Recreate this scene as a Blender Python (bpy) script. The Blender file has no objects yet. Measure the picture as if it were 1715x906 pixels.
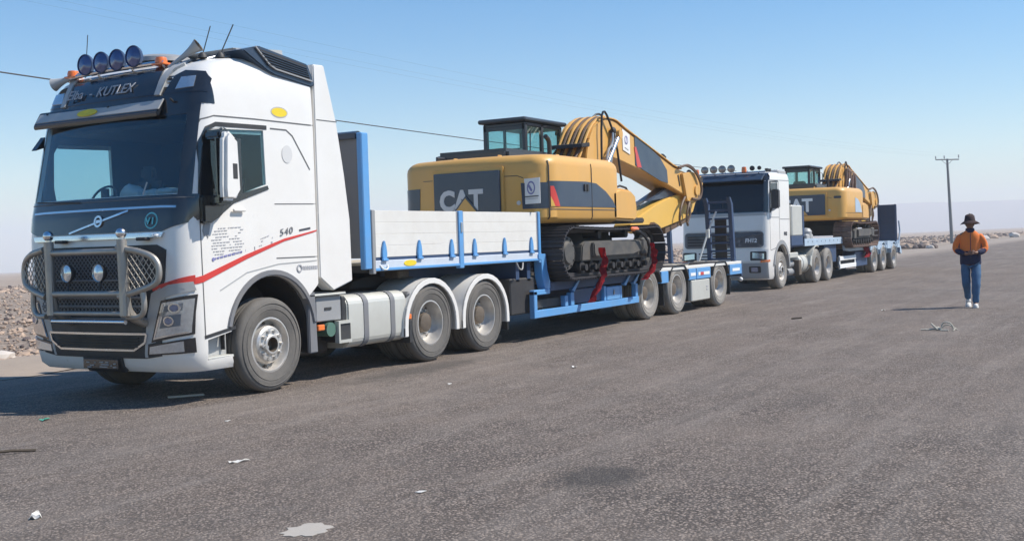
import bpy, bmesh, math, random
from mathutils import Vector, Matrix, noise
from mathutils.bvhtree import BVHTree
from math import sin, cos, pi, radians, sqrt
random.seed(7)
SC = bpy.context.scene
COL = SC.collection
# ---------------- camera ----------------
CAM = bpy.data.cameras.new('camera'); cam = bpy.data.objects.new('camera', CAM); COL.objects.link(cam)
_yaw, _pitch, _roll = 0.5309667, -0.0264354, -0.0316199
_f = Vector((cos(_pitch)*cos(_yaw), cos(_pitch)*sin(_yaw), sin(_pitch)))
_r = _f.cross(Vector((0, 0, 1))).normalized(); _u = _r.cross(_f)
_r2 = cos(_roll)*_r + sin(_roll)*_u; _u2 = -sin(_roll)*_r + cos(_roll)*_u
_m = Matrix((( _r2.x, _u2.x, -_f.x), (_r2.y, _u2.y, -_f.y), (_r2.z, _u2.z, -_f.z))).to_4x4()
_m.translation = (-7.904, -8.526, 1.579)
cam.matrix_world = _m
CAM.sensor_width = 36.0; CAM.lens = 1872.4/1715*36.0
CAM.clip_start = 0.1; CAM.clip_end = 30000
SC.camera = cam
# ---------------- sky, sun, exposure ----------------
SUN_DIR = Vector((0.52*cos(radians(50))/0.9965, -0.85*cos(radians(50))/0.9965, sin(radians(50)))).normalized()  # towards the sun
SUN_EL = math.asin(SUN_DIR.z)
W = bpy.data.worlds.new('World'); SC.world = W; W.use_nodes = True
wn = W.node_tree; bg = wn.nodes['Background']
sky = wn.nodes.new('ShaderNodeTexSky'); sky.sky_type = 'NISHITA'; sky.sun_disc = False
sky.sun_elevation = SUN_EL; sky.sun_rotation = math.atan2(SUN_DIR.x, SUN_DIR.y)
sky.altitude = 600; sky.air_density = 1.15; sky.dust_density = 0.25; sky.ozone_density = 3.0
hs = wn.nodes.new('ShaderNodeHueSaturation'); hs.inputs['Saturation'].default_value = 1.45; wn.links.new(sky.outputs[0], hs.inputs['Color']); wn.links.new(hs.outputs[0], bg.inputs['Color']); bg.inputs['Strength'].default_value = 0.122
L = bpy.data.lights.new('sun', 'SUN'); L.energy = 5.0; L.angle = radians(0.5); L.color = (1.0, 0.935, 0.84)
sun = bpy.data.objects.new('sun', L); COL.objects.link(sun)
sun.rotation_euler = SUN_DIR.to_track_quat('Z', 'Y').to_euler()
SC.view_settings.view_transform = 'Standard'; SC.view_settings.look = 'None'
SC.view_settings.exposure = 0.25; SC.view_settings.gamma = 1.0
SC.cycles.use_denoising = True
SC.cycles.max_bounces = 8; SC.cycles.transparent_max_bounces = 12

# ---------------- materials ----------------
MATS = {}
def mat(name, col, rough=0.5, metal=0.0, coat=0.0, var=0.06, vs=3.0, bump=0.0, bs=60.0, dust=0.0, dcol=(0.30, 0.25, 0.19), dscale=2.5, spec=0.5):
    m = bpy.data.materials.new(name); m.use_nodes = True; MATS[name] = m
    nt = m.node_tree; N = nt.nodes; K = nt.links.new
    b = N['Principled BSDF']; b.inputs['Metallic'].default_value = metal
    b.inputs['Coat Weight'].default_value = coat; b.inputs['Coat Roughness'].default_value = 0.06
    b.inputs['Specular IOR Level'].default_value = spec
    tc = N.new('ShaderNodeTexCoord')
    n1 = N.new('ShaderNodeTexNoise'); n1.inputs['Scale'].default_value = vs; n1.inputs['Detail'].default_value = 6; n1.inputs['Roughness'].default_value = .65
    K(tc.outputs['Object'], n1.inputs['Vector'])
    mx = N.new('ShaderNodeMix'); mx.data_type = 'RGBA'
    a = tuple(max(0, c*(1-var)) for c in col); c2 = tuple(min(1, c*(1+var)) for c in col)
    mx.inputs[6].default_value = (*a, 1); mx.inputs[7].default_value = (*c2, 1)
    K(n1.outputs['Fac'], mx.inputs[0]); out = mx.outputs[2]
    rr = N.new('ShaderNodeMapRange'); rr.inputs['From Min'].default_value = .3; rr.inputs['From Max'].default_value = .7
    rr.inputs['To Min'].default_value = max(.03, rough-.07); rr.inputs['To Max'].default_value = min(1, rough+.1)
    K(n1.outputs['Fac'], rr.inputs['Value']); ro = rr.outputs[0]
    if dust > 0:
        n2 = N.new('ShaderNodeTexNoise'); n2.inputs['Scale'].default_value = dscale; n2.inputs['Detail'].default_value = 9; n2.inputs['Roughness'].default_value = .72
        K(tc.outputs['Object'], n2.inputs['Vector'])
        r2 = N.new('ShaderNodeMapRange'); r2.inputs['From Min'].default_value = .38; r2.inputs['From Max'].default_value = .68
        r2.inputs['To Min'].default_value = dust*.25; r2.inputs['To Max'].default_value = dust
        K(n2.outputs['Fac'], r2.inputs['Value'])
        m2 = N.new('ShaderNodeMix'); m2.data_type = 'RGBA'; K(r2.outputs[0], m2.inputs[0]); K(out, m2.inputs[6]); m2.inputs[7].default_value = (*dcol, 1)
        out = m2.outputs[2]
        m3 = N.new('ShaderNodeMix'); K(r2.outputs[0], m3.inputs[0]); K(ro, m3.inputs[2]); m3.inputs[3].default_value = .9; ro = m3.outputs[0]
    K(out, b.inputs['Base Color']); K(ro, b.inputs['Roughness'])
    if bump > 0:
        n3 = N.new('ShaderNodeTexNoise'); n3.inputs['Scale'].default_value = bs; n3.inputs['Detail'].default_value = 4
        K(tc.outputs['Object'], n3.inputs['Vector'])
        bp = N.new('ShaderNodeBump'); bp.inputs['Strength'].default_value = bump; bp.inputs['Distance'].default_value = .01
        K(n3.outputs['Fac'], bp.inputs['Height']); K(bp.outputs[0], b.inputs['Normal'])
    return m
def glassmat(name, tint, refl=0.10, rough=0.02):
    m = bpy.data.materials.new(name); m.use_nodes = True; MATS[name] = m
    nt = m.node_tree; N = nt.nodes; K = nt.links.new
    N.remove(N['Principled BSDF']); o = N['Material Output']
    t = N.new('ShaderNodeBsdfTransparent'); t.inputs[0].default_value = (*tint, 1)
    g = N.new('ShaderNodeBsdfGlossy'); g.inputs['Roughness'].default_value = rough; g.inputs[0].default_value = (.95, .97, 1, 1)
    fr = N.new('ShaderNodeLayerWeight'); pw = N.new('ShaderNodeMath'); pw.operation = 'POWER'; pw.inputs[1].default_value = 4; K(fr.outputs['Facing'], pw.inputs[0])
    ad = N.new('ShaderNodeMath'); ad.operation = 'MULTIPLY_ADD'; ad.use_clamp = True; ad.inputs[1].default_value = .7; ad.inputs[2].default_value = refl/2; K(pw.outputs[0], ad.inputs[0])
    mx = N.new('ShaderNodeMixShader'); K(ad.outputs[0], mx.inputs[0]); K(t.outputs[0], mx.inputs[1]); K(g.outputs[0], mx.inputs[2])
    K(mx.outputs[0], o.inputs['Surface']); return m
mat('white_paint', (.80, .785, .75), .28, coat=.35, var=.02, dust=.17, dcol=(.46, .39, .30), dscale=1.7)
mat('grey_white', (.42, .43, .43), .4, var=.05, dust=.2)
mat('black_gloss', (.012, .014, .018), .14, coat=.8, var=.2, dust=.10, dcol=(.12, .11, .10))
mat('black_plastic', (.022, .024, .027), .5, var=.2, dust=.22, dcol=(.16, .145, .13))
mat('grey_plastic', (.17, .18, .20), .5, var=.1, dust=.3)
mat('mid_grey', (.30, .31, .32), .45, var=.06, dust=.2)
mat('dark_frame', (.018, .019, .023), .6, var=.3, dust=.3, dcol=(.11, .095, .08))
mat('seam', (.12, .12, .12), .6)
mat('chrome', (.72, .73, .75), .16, metal=1.0, var=.04, dust=.1)
mat('alu', (.62, .62, .60), .36, metal=.85, var=.08, dust=.35, dcol=(.4, .36, .3))
mat('cream_alu', (.60, .60, .55), .42, metal=.25, var=.05, dust=.2)
mat('steel_bar', (.44, .42, .385), .40, metal=.75, var=.1, dust=.35)
mat('tyre', (.10, .096, .09), .85, var=.2, vs=8, bump=.3, dust=.42, dcol=(.25, .222, .19), dscale=4)
mat('tyre_dusty', (.20, .19, .175), .9, var=.15, vs=8, bump=.3, dust=.8, dcol=(.36, .33, .29), dscale=4)
mat('rim', (.66, .64, .61), .38, metal=.7, var=.12, vs=10, dust=.40, dcol=(.34, .29, .23), dscale=6)
mat('rim_dark', (.085, .065, .05), .7, metal=.2, var=.3, vs=8, dust=.5)
mat('bolt', (.55, .54, .52), .4, metal=.7)
mat('red_paint', (.62, .045, .035), .35, coat=.3)
mat('red_rag', (.42, .015, .03), .85, var=.3, vs=20, bump=.5)
mat('orange_lens', (.85, .20, .04), .25, coat=.5)
mat('lamp_glass', (.25, .30, .45), .08, metal=.6, coat=1, var=.4, vs=25)
mat('lamp_lens', (.62, .66, .68), .12, metal=.7, coat=1, var=.3, vs=30)
mat('lamp_amber', (.34, .29, .26), .15, metal=.5, coat=.8, var=.3, vs=30)
mat('rail_white', (.60, .67, .76), .5, var=.06, dust=.25)
mat('lamp_blue', (.045, .075, .21), .12, metal=.3, coat=1, var=.5, vs=18)
mat('blue_paint', (.09, .34, .70), .38, coat=.25, var=.1, dust=.22)
mat('pale_blue', (.42, .55, .68), .5, var=.08, dust=.3)
mat('navy', (.025, .06, .14), .5, var=.15, dust=.2, dcol=(.1, .1, .11))
mat('cat_yellow', (.72, .385, .085), .38, coat=.15, var=.05, dust=.28, dcol=(.52, .36, .17))
mat('cat_yellow_bright', (.74, .45, .09), .4, var=.06, dust=.1, dcol=(.52, .36, .17))
mat('cat_black', (.03, .035, .045), .35, coat=.2, dust=.15, dcol=(.12, .12, .12))
mat('decal_blue', (.022, .042, .078), .3, coat=.3, dust=.2, dcol=(.1, .11, .12))
mat('track_steel', (.035, .038, .048), .55, metal=.4, var=.4, vs=12, dust=.35, dcol=(.17, .14, .12), bump=.2)
mat('track_frame', (.05, .054, .057), .6, var=.2, dust=.4)
mat('rust_track', (.13, .07, .055), .8, var=.4, vs=8, dust=.5, dcol=(.30, .24, .2))
mat('hose', (.10, .055, .035), .55, var=.3, dust=.3)
mat('hose_black', (.015, .016, .02), .5)
mat('sheet_white', (.80, .80, .78), .55, var=.03)
mat('board_white', (.74, .73, .69), .6, var=.05, vs=2, dust=.34, dcol=(.48, .43, .36), dscale=1.6)
mat('teal', (.12, .50, .55), .5)
mat('yellow_sticker', (.80, .60, .03), .5, var=.1)
mat('print_grey', (.40, .40, .42), .7); mat('print_blue', (.22, .22, .42), .7); mat('print_dark', (.06, .065, .08), .6)
mat('print_faint', (.62, .62, .61), .7)
mat('deck_wood', (.42, .36, .27), .85, var=.25, vs=6, bump=.3, dust=.4, dcol=(.5, .44, .34))
mat('interior', (.05, .055, .065), .8); mat('interior_light', (.20, .22, .26), .8)
mat('cloth_orange', (.82, .21, .045), .85, var=.08, vs=12, bump=.4, bs=30)
mat('cloth_navy', (.018, .022, .06), .9, var=.2, bump=.4, bs=30)
mat('denim', (.055, .13, .24), .9, var=.35, vs=7, bump=.3, bs=90)
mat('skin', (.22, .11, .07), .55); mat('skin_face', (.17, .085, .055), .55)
mat('hat_brown', (.045, .025, .025), .9, var=.3); mat('shoe_white', (.68, .66, .62), .7, var=.1)
mat('wood_pole', (.21, .22, .22), .85, var=.2, vs=2, bump=.3)
mat('insulator', (.35, .37, .38), .4); mat('wire', (.03, .03, .035), .6)
mat('splash', (.42, .385, .34), .85, var=.25, vs=14, dust=.35, dscale=12)
mat('paper', (.62, .60, .56), .8, var=.08); mat('green_plastic', (.10, .42, .30), .4); mat('bone', (.50, .46, .38), .8, var=.2, vs=10)
mat('stick', (.09, .07, .05), .9); mat('canopy_net', (.03, .06, .06), .8)
mat('strap_grey', (.62, .64, .62), .7); mat('filter_green', (.09, .18, .14), .4)
glassmat('glass_dark', (.30, .42, .50), .07); glassmat('glass_wind', (.80, .90, .93), .09); glassmat('glass_side', (.74, .88, .90), .07); glassmat('glass_exc', (.74, .88, .88), .07)
def M(*names): return [MATS[n] for n in names]

# ---------------- object helpers ----------------
def tag(o, label=None, cat=None, group=None, kind=None):
    if label: o['label'] = label
    if cat: o['category'] = cat
    if group: o['group'] = group
    if kind: o['kind'] = kind
    return o
def empty(name, loc=(0, 0, 0), rz=0.0):
    o = bpy.data.objects.new(name, None); COL.objects.link(o); o.location = loc; o.rotation_euler = (0, 0, rz)
    o.empty_display_size = .3
    return o
def grp(name, parent, loc=(0, 0, 0), rz=0.0):
    o = empty(name, loc, rz); o.parent = parent; return o
def finish(me, smooth=35):
    if smooth:
        me.polygons.foreach_set('use_smooth', [True]*len(me.polygons))
        me.set_sharp_from_angle(angle=radians(smooth))
class MB:
    def __init__(s): s.bm = bmesh.new(); s.t = None
    def _fin(s, vs, fs, mi, mtx=None):
        for f in fs: f.material_index = mi
        if mtx is not None: bmesh.ops.transform(s.bm, matrix=mtx, verts=vs)
    def box(s, x0, x1, y0, y1, z0, z1, mi=0, bev=0.0, mtx=None, seg=1):
        r = bmesh.ops.create_cube(s.bm, size=1)['verts']
        for v in r: v.co = Vector((x0 if v.co.x < 0 else x1, y0 if v.co.y < 0 else y1, z0 if v.co.z < 0 else z1))
        fs = list({f for v in r for f in v.link_faces})
        for f in fs: f.material_index = mi
        if bev > 0:
            es = list({e for v in r for e in v.link_edges})
            q = bmesh.ops.bevel(s.bm, geom=es, offset=min(bev, .45*min(abs(x1-x0), abs(y1-y0), abs(z1-z0))), segments=seg, affect='EDGES', clamp_overlap=True)
            r = list({v for f in q['faces'] for v in f.verts} | {v for v in r if v.is_valid})
            for f in {f for v in r for f in v.link_faces}: f.material_index = mi
        if mtx is not None: bmesh.ops.transform(s.bm, matrix=mtx, verts=[v for v in r if v.is_valid])
        return s
    def cyl(s, p0, p1, r0, r1=None, n=16, mi=0, caps=True):
        p0, p1 = Vector(p0), Vector(p1); d = p1-p0; r1 = r0 if r1 is None else r1
        q = d.to_track_quat('Z', 'Y').to_matrix().to_4x4(); q.translation = (p0+p1)/2
        g = bmesh.ops.create_cone(s.bm, cap_ends=caps, segments=n, radius1=r0, radius2=r1, depth=d.length, matrix=q)
        for f in {f for v in g['verts'] for f in v.link_faces}: f.material_index = mi
        return s
    def sphere(s, c, r, mi=0, sc=(1, 1, 1), n=12, m=8):
        g = bmesh.ops.create_uvsphere(s.bm, u_segments=n, v_segments=m, radius=r, matrix=Matrix.Translation(c) @ Matrix.Diagonal((*sc, 1)))
        for f in {f for v in g['verts'] for f in v.link_faces}: f.material_index = mi
        return s
    def tube(s, pts, r, n=8, mi=0, closed=False, caps=True, sm=0):
        pts = [Vector(p) for p in pts]
        for _ in range(sm):   # smooth corners (Chaikin)
            q = [pts[0]] if not closed else []
            rng = range(len(pts)-1) if not closed else range(len(pts))
            for i in rng:
                a, b = pts[i], pts[(i+1) % len(pts)]
                q += [a*.75+b*.25, a*.25+b*.75]
            if not closed: q.append(pts[-1])
            pts = q
        k = len(pts); rings = []; up = None
        for i, p in enumerate(pts):
            if closed: t = (pts[(i+1) % k]-pts[i-1])
            else: t = (pts[min(i+1, k-1)]-pts[max(i-1, 0)])
            t.normalize()
            if up is None: up = t.orthogonal().normalized()
            up = (up-t*up.dot(t)).normalized(); b = t.cross(up)
            rr = r[i] if isinstance(r, (list, tuple)) and not sm else (r if not isinstance(r, (list, tuple)) else r[0])
            rings.append([s.bm.verts.new(p+(up*cos(2*pi*j/n)+b*sin(2*pi*j/n))*rr) for j in range(n)])
        for i in range(k if closed else k-1):
            A, B = rings[i], rings[(i+1) % k]
            for j in range(n):
                f = s.bm.faces.new((A[j], A[(j+1) % n], B[(j+1) % n], B[j])); f.material_index = mi
        if caps and not closed:
            for A in (rings[0][::-1], rings[-1]):
                s.bm.faces.new(A).material_index = mi
        return s
    def lathe(s, prof, o=(0, 0, 0), axis='y', n=32, mi=0, closed=False, mis=None):
        # prof: list of (radius, height along axis)
        o = Vector(o); rings = []
        for (r, h) in prof:
            ring = []
            for j in range(n):
                a = 2*pi*j/n
                if axis == 'y': v = Vector((r*cos(a), h, r*sin(a)))
                elif axis == 'z': v = Vector((r*cos(a), r*sin(a), h))
                else: v = Vector((h, r*cos(a), r*sin(a)))
                ring.append(s.bm.verts.new(o+v))
            rings.append(ring)
        kk = len(prof)
        for i in range(kk if closed else kk-1):
            A, B = rings[i], rings[(i+1) % kk]
            for j in range(n):
                f = s.bm.faces.new((A[j], B[j], B[(j+1) % n], A[(j+1) % n])); f.material_index = mis[i] if mis else mi
        return s
    def prism(s, poly, axis, a0, a1, mi=0, bev=0.0, seg=2):
        # poly in the plane orthogonal to axis: 'y'->(x,z), 'x'->(y,z), 'z'->(x,y)
        def P(p, a): return {'y': Vector((p[0], a, p[1])), 'x': Vector((a, p[0], p[1])), 'z': Vector((p[0], p[1], a))}[axis]
        A = [s.bm.verts.new(P(p, a0)) for p in poly]; B = [s.bm.verts.new(P(p, a1)) for p in poly]
        fs = [s.bm.faces.new(A), s.bm.faces.new(B[::-1])]
        n = len(poly)
        for i in range(n): fs.append(s.bm.faces.new((A[i], B[i], B[(i+1) % n], A[(i+1) % n])))
        bmesh.ops.recalc_face_normals(s.bm, faces=fs)
        for f in fs: f.material_index = mi
        if bev > 0:
            es = list({e for f in fs for e in f.edges})
            q = bmesh.ops.bevel(s.bm, geom=es, offset=bev, segments=seg, affect='EDGES', clamp_overlap=True)
            for f in q['faces']: f.material_index = mi
        return s
    def quadgrid(s, rows, mi=0):
        R = [[s.bm.verts.new(p) for p in row] for row in rows]
        for i in range(len(R)-1):
            for j in range(len(R[i])-1):
                s.bm.faces.new((R[i][j], R[i][j+1], R[i+1][j+1], R[i+1][j])).material_index = mi
        return s
    def mesh(s, name, mats, smooth=35):
        bmesh.ops.recalc_face_normals(s.bm, faces=s.bm.faces[:]) if not getattr(s, 'keepn', False) else None
        me = bpy.data.meshes.new(name); s.bm.to_mesh(me); s.bm.free()
        for m in mats: me.materials.append(m)
        finish(me, smooth); return me
    def obj(s, name, mats, parent=None, loc=(0, 0, 0), smooth=35, label=None, kind=None):
        if isinstance(mats, str): mats = M(mats)
        elif mats and isinstance(mats[0], str): mats = M(*mats)
        o = bpy.data.objects.new(name, s.mesh(name, mats, smooth)); COL.objects.link(o)
        o.location = loc
        if parent is not None: o.parent = parent
        if label: o['label'] = label
        if kind: o['kind'] = kind
        return o
def dup(o, parent=None, loc=None, rz=None):
    c = o.copy(); COL.objects.link(c); c.parent = parent
    if loc is not None: c.location = loc
    if rz is not None: c.rotation_euler = (0, 0, rz)
    for ch in list(o.children): dup(ch, c)
    return c
def mir(poly, c=2.5): return [(c-a, b) for a, b in poly][::-1]
def boolean(o, cutter_mb, op='DIFFERENCE'):
    c = cutter_mb.obj('cutter', M('seam'), o.parent, smooth=0)
    md = o.modifiers.new('b', 'BOOLEAN'); md.object = c; md.operation = op; md.solver = 'EXACT'
    bpy.context.view_layer.update()
    dg = bpy.context.evaluated_depsgraph_get()
    me = bpy.data.meshes.new_from_object(o.evaluated_get(dg), depsgraph=dg)
    o.modifiers.clear(); old = o.data; o.data = me; bpy.data.meshes.remove(old)
    cm = c.data; bpy.data.objects.remove(c); bpy.data.meshes.remove(cm)
    finish(me, 35)
def line_inside(o, bvh):
    o.data.materials.append(MATS['interior']); k = len(o.data.materials)-1
    for p in o.data.polygons:
        h = bvh.find_nearest(p.center)
        if h[0] is not None and h[3] > .030: p.material_index = k
def wrap(bvh, poly, view, off=.006, th=.004, step=.06, mi=0, mb=None, far=5.0):
    """lay a flat outline onto a curved body: view 'front' poly=(y,z), 'near'/'far' poly=(x,z), 'rear' (y,z)"""
    t = bmesh.new()
    if view in ('front', 'rear'): vs = [t.verts.new((0, a, b)) for a, b in poly]; ax = (Vector((0, 1, 0)), Vector((0, 0, 1)))
    else: vs = [t.verts.new((a, 0, b)) for a, b in poly]; ax = (Vector((1, 0, 0)), Vector((0, 0, 1)))
    t.faces.new(vs); bmesh.ops.triangulate(t, faces=t.faces[:], ngon_method='EAR_CLIP')
    for k, d in enumerate(ax):
        lo = min(v.co.dot(d) for v in t.verts); hi = max(v.co.dot(d) for v in t.verts)
        q = math.floor(lo/step)*step+step
        while q < hi-1e-4:
            if q > lo+1e-4:
                bmesh.ops.bisect_plane(t, geom=t.verts[:]+t.edges[:]+t.faces[:], dist=1e-5, plane_co=d*q, plane_no=d)
            q += step
    ray = {'front': Vector((1, 0, 0)), 'rear': Vector((-1, 0, 0)), 'near': Vector((0, 1, 0)), 'far': Vector((0, -1, 0))}[view]
    top = {}; 
    mb = mb or MB(); bm = mb.bm
    for v in t.verts:
        o = v.co-ray*far
        if view == 'far': o = Vector((v.co.x, far+2.5, v.co.z))
        hit, nrm, _, _ = bvh.ray_cast(o, ray)
        if hit is None: hit, nrm, _, _ = bvh.find_nearest(v.co if view != 'far' else Vector((v.co.x, 2.5, v.co.z)))
        if nrm.dot(ray) > 0: nrm = -nrm
        top[v] = (bm.verts.new(hit+nrm*off), bm.verts.new(hit+nrm*(off-th)))
    fs = []
    for f in t.faces:
        fs.append(bm.faces.new([top[v][0] for v in f.verts])); fs.append(bm.faces.new([top[v][1] for v in reversed(f.verts)]))
    for e in t.edges:
        if len(e.link_faces) == 1:
            a, b = e.verts; fs.append(bm.faces.new((top[a][0], top[b][0], top[b][1], top[a][1])))
    for f in fs: f.material_index = mi
    t.free(); return mb
def strip(pts, w, w2=None):
    """outline of a ribbon along 2D points"""
    L_, R_ = [], []; n = len(pts)
    for i, p in enumerate(pts):
        a = Vector(pts[max(i-1, 0)]); b = Vector(pts[min(i+1, n-1)]); d = (b-a).normalized(); nn = Vector((-d.y, d.x))
        ww = w if w2 is None else w+(w2-w)*i/(n-1)
        L_.append(tuple(Vector(p)+nn*ww/2)); R_.append(tuple(Vector(p)-nn*ww/2))
    return L_+R_[::-1]
def ell(cx, cy, rx, ry, n=16, a0=0.0): return [(cx+rx*cos(a0+2*pi*i/n), cy+ry*sin(a0+2*pi*i/n)) for i in range(n)]
def rrect(x0, x1, y0, y1, r, n=4):
    o = []
    for cx, cy, a in ((x1-r, y1-r, 0), (x0+r, y1-r, pi/2), (x0+r, y0+r, pi), (x1-r, y0+r, 3*pi/2)):
        for i in range(n+1): o.append((cx+r*cos(a+pi/2*i/n), cy+r*sin(a+pi/2*i/n)))
    return o
def ringw(cy, cz, r1, r0, n=14):
    return [[(cy+r1*cos(a), cz+r1*sin(a)) for a in [s+pi*i/n for i in range(n+1)]]+[(cy+r0*cos(a), cz+r0*sin(a)) for a in [s+pi*i/n for i in range(n+1)]][::-1] for s in (0, pi)]
def segs(pts, w):
    return [strip([pts[i], pts[i+1]], w) for i in range(len(pts)-1)]
def text(body, size, origin, xd, yd, matn, parent, name='lettering', ext=.002, shear=0.0, bold=0.0, sx=1.0, align='LEFT'):
    c = bpy.data.curves.new('t', 'FONT'); c.body = body; c.size = size; c.extrude = ext; c.shear = shear; c.offset = bold; c.align_x = align
    c.resolution_u = 3
    o = bpy.data.objects.new('t', c); COL.objects.link(o); bpy.context.view_layer.update()
    me = bpy.data.meshes.new_from_object(o.evaluated_get(bpy.context.evaluated_depsgraph_get()))
    bpy.data.objects.remove(o); bpy.data.curves.remove(c)
    xd, yd = Vector(xd).normalized(), Vector(yd).normalized(); zd = xd.cross(yd)
    mt = Matrix((( xd.x*sx, yd.x, zd.x), (xd.y*sx, yd.y, zd.y), (xd.z*sx, yd.z, zd.z))).to_4x4(); mt.translation = origin
    me.transform(mt); me.materials.clear(); me.materials.append(MATS[matn]); me.name = name
    r = bpy.data.objects.new(name, me); COL.objects.link(r); r.parent = parent; return r
# ---------------- wheels (outer face towards -y at y=0) ----------------
WM = {}
def tyre_mesh(w, R, matn, br=.29):
    mb = MB()
    p = [(br, .035), (br+.02, .008), (.62*R+.05, -.008), (.80*R, -.012), (.905*R, -.004), (.955*R, .008), (.985*R, .028), (R, .052)]
    g = []
    for k in range(3):
        c = .052+(w-.104)*(k+1)/4
        g += [(R, c-.012), (R-.016, c-.010), (R-.016, c+.010), (R, c+.012)]
    prof = p+g+[(r, w-h) for r, h in reversed(p)]
    mb.lathe(prof, n=56)
    # raised side ribs
    for rr in (.66*R+.05, .875*R): mb.lathe([(rr-.006, -.008), (rr, -.016), (rr+.006, -.008)], n=40)
    return mb.mesh('tyre', M(matn), 30)
def rim_front_mesh(matn='rim'):
    mb = MB()
    mb.lathe([(.305, .05), (.305, .012), (.285, .010), (.275, .03), (.262, .10), (.245, .125), (.222, .10), (.205, .03), (.185, .012), (.115, .004), (.11, -.014), (.10, -.020), (.082, -.020), (.078, .07), (0.001, .07)], n=40, mis=[0]*12+[1, 1])
    mb.lathe([(.285, .3), (.30, .26), (.262, .10)], n=40, mi=1)
    for k in range(10):
        a = 2*pi*k/10; c = (.152*cos(a), .152*sin(a))
        mb.cyl((c[0], .012, c[1]), (c[0], -.022, c[1]), .021, .017, 6, 2)
        a += pi/10
        mb.cyl((.232*cos(a), .095, .232*sin(a)), (.236*cos(a), .119, .236*sin(a)), .017, n=8, mi=1)
    mb.cyl((-.11, .0, -.02), (-.11, -.04, -.02), .03, .026, 10, 2)
    return mb.mesh('rim', M(matn, 'rim_dark', 'bolt'), 30)
def rim_rear_mesh(matn='rim'):
    mb = MB()
    mb.lathe([(.302, .05), (.302, .012), (.283, .010), (.275, .035), (.262, .13), (.245, .155), (.235, .175), (.20, .180), (.165, .165), (.14, .165)], n=40)
    mb.lathe([(.14, .165), (.125, .085), (.10, .070), (.04, .066), (.001, .066)], n=28, mi=1)
    for k in range(10):
        a = 2*pi*k/10; c = (.168*cos(a), .168*sin(a)); mb.cyl((c[0], .165, c[1]), (c[0], .125, c[1]), .018, .015, 6, 2)
        a += pi/10; mb.cyl((.222*cos(a), .170, .222*sin(a)), (.222*cos(a), .185, .222*sin(a)), .02, n=8, mi=1)
    mb.lathe([(.28, .34), (.30, .3), (.262, .13)], n=40, mi=1)
    return mb.mesh('rim', M(matn, 'rim_dark', 'bolt'), 30)
def wheel(parent, x, y, kind='front', R=.52, tm='tyre', flip=False, steer=0):
    key = (kind, R, tm)
    if key not in WM:
        w = .30 if kind == 'front' else .29
        WM[key] = (tyre_mesh(w, R, tm), rim_front_mesh() if kind == 'front' else rim_rear_mesh())
    g = grp('wheel', parent, (x, y, R), (pi if flip else 0)+steer)
    for n_, me in zip(('tyre', 'rim'), WM[key]):
        o = bpy.data.objects.new(n_, me); COL.objects.link(o); o.parent = g
    if kind == 'dual':
        o = bpy.data.objects.new('tyre', WM[key][0]); COL.objects.link(o); o.parent = g; o.location = (0, .31, 0)
    return g
def cab_shell(levels, lift=.0, n=9, xr=None, inset=0.0, zmin=None, zmax=None):
    """closed body lofted from plan outlines: levels of (z, xf, xr, hw, rc, bulge, rise)"""
    mb = MB(); rings = []
    for (z, xf, xr_, hw, rc, bu, rise) in levels:
        xf += inset; xr_ -= inset; hw -= inset; rc = max(.02, rc-inset*.5)
        pts = []
        fl = hw-rc
        for i in range(13):            # front, near (-) to far (+)
            d = -fl+2*fl*i/12; pts.append((xf+bu*(d/fl)**2, d))
        for i in range(1, n+1):        # far front corner
            a = pi/2*i/n; pts.append((xf+bu+rc*(1-cos(a)), fl+rc*sin(a)))
        x0 = xf+bu+rc; rr = .06
        for i in range(1, 9): pts.append((x0+(xr_-rr-x0)*i/9, hw))
        for i in range(0, 4):
            a = pi/2*i/3; pts.append((xr_-rr+rr*sin(a), hw-rr+rr*cos(a)))
        for i in range(1, 8): pts.append((xr_, (hw-rr)*(1-2*i/8)))
        for i in range(0, 4):
            a = pi/2*i/3; pts.append((xr_-rr+rr*cos(a), -(hw-rr)-rr*sin(a)))
        for i in range(1, 9): pts.append((xr_-rr-(xr_-rr-x0)*i/9, -hw))
        for i in range(0, n): 
            a = pi/2*(1-i/n); pts.append((xf+bu+rc*(1-cos(a)), -fl-rc*sin(a)))
        rings.append([mb.bm.verts.new((x, 1.25+y, z+rise*max(0, x-xf))) for x, y in pts])
    k = len(rings[0])
    for A, B in zip(rings, rings[1:]):
        for j in range(k): mb.bm.faces.new((A[j], A[(j+1) % k], B[(j+1) % k], B[j]))
    # caps as strips across
    for R_ in (rings[0], rings[-1]):
        mb.bm.faces.new(R_ if R_ is rings[-1] else R_[::-1])
    bmesh.ops.recalc_face_normals(mb.bm, faces=mb.bm.faces[:])
    return mb
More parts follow.
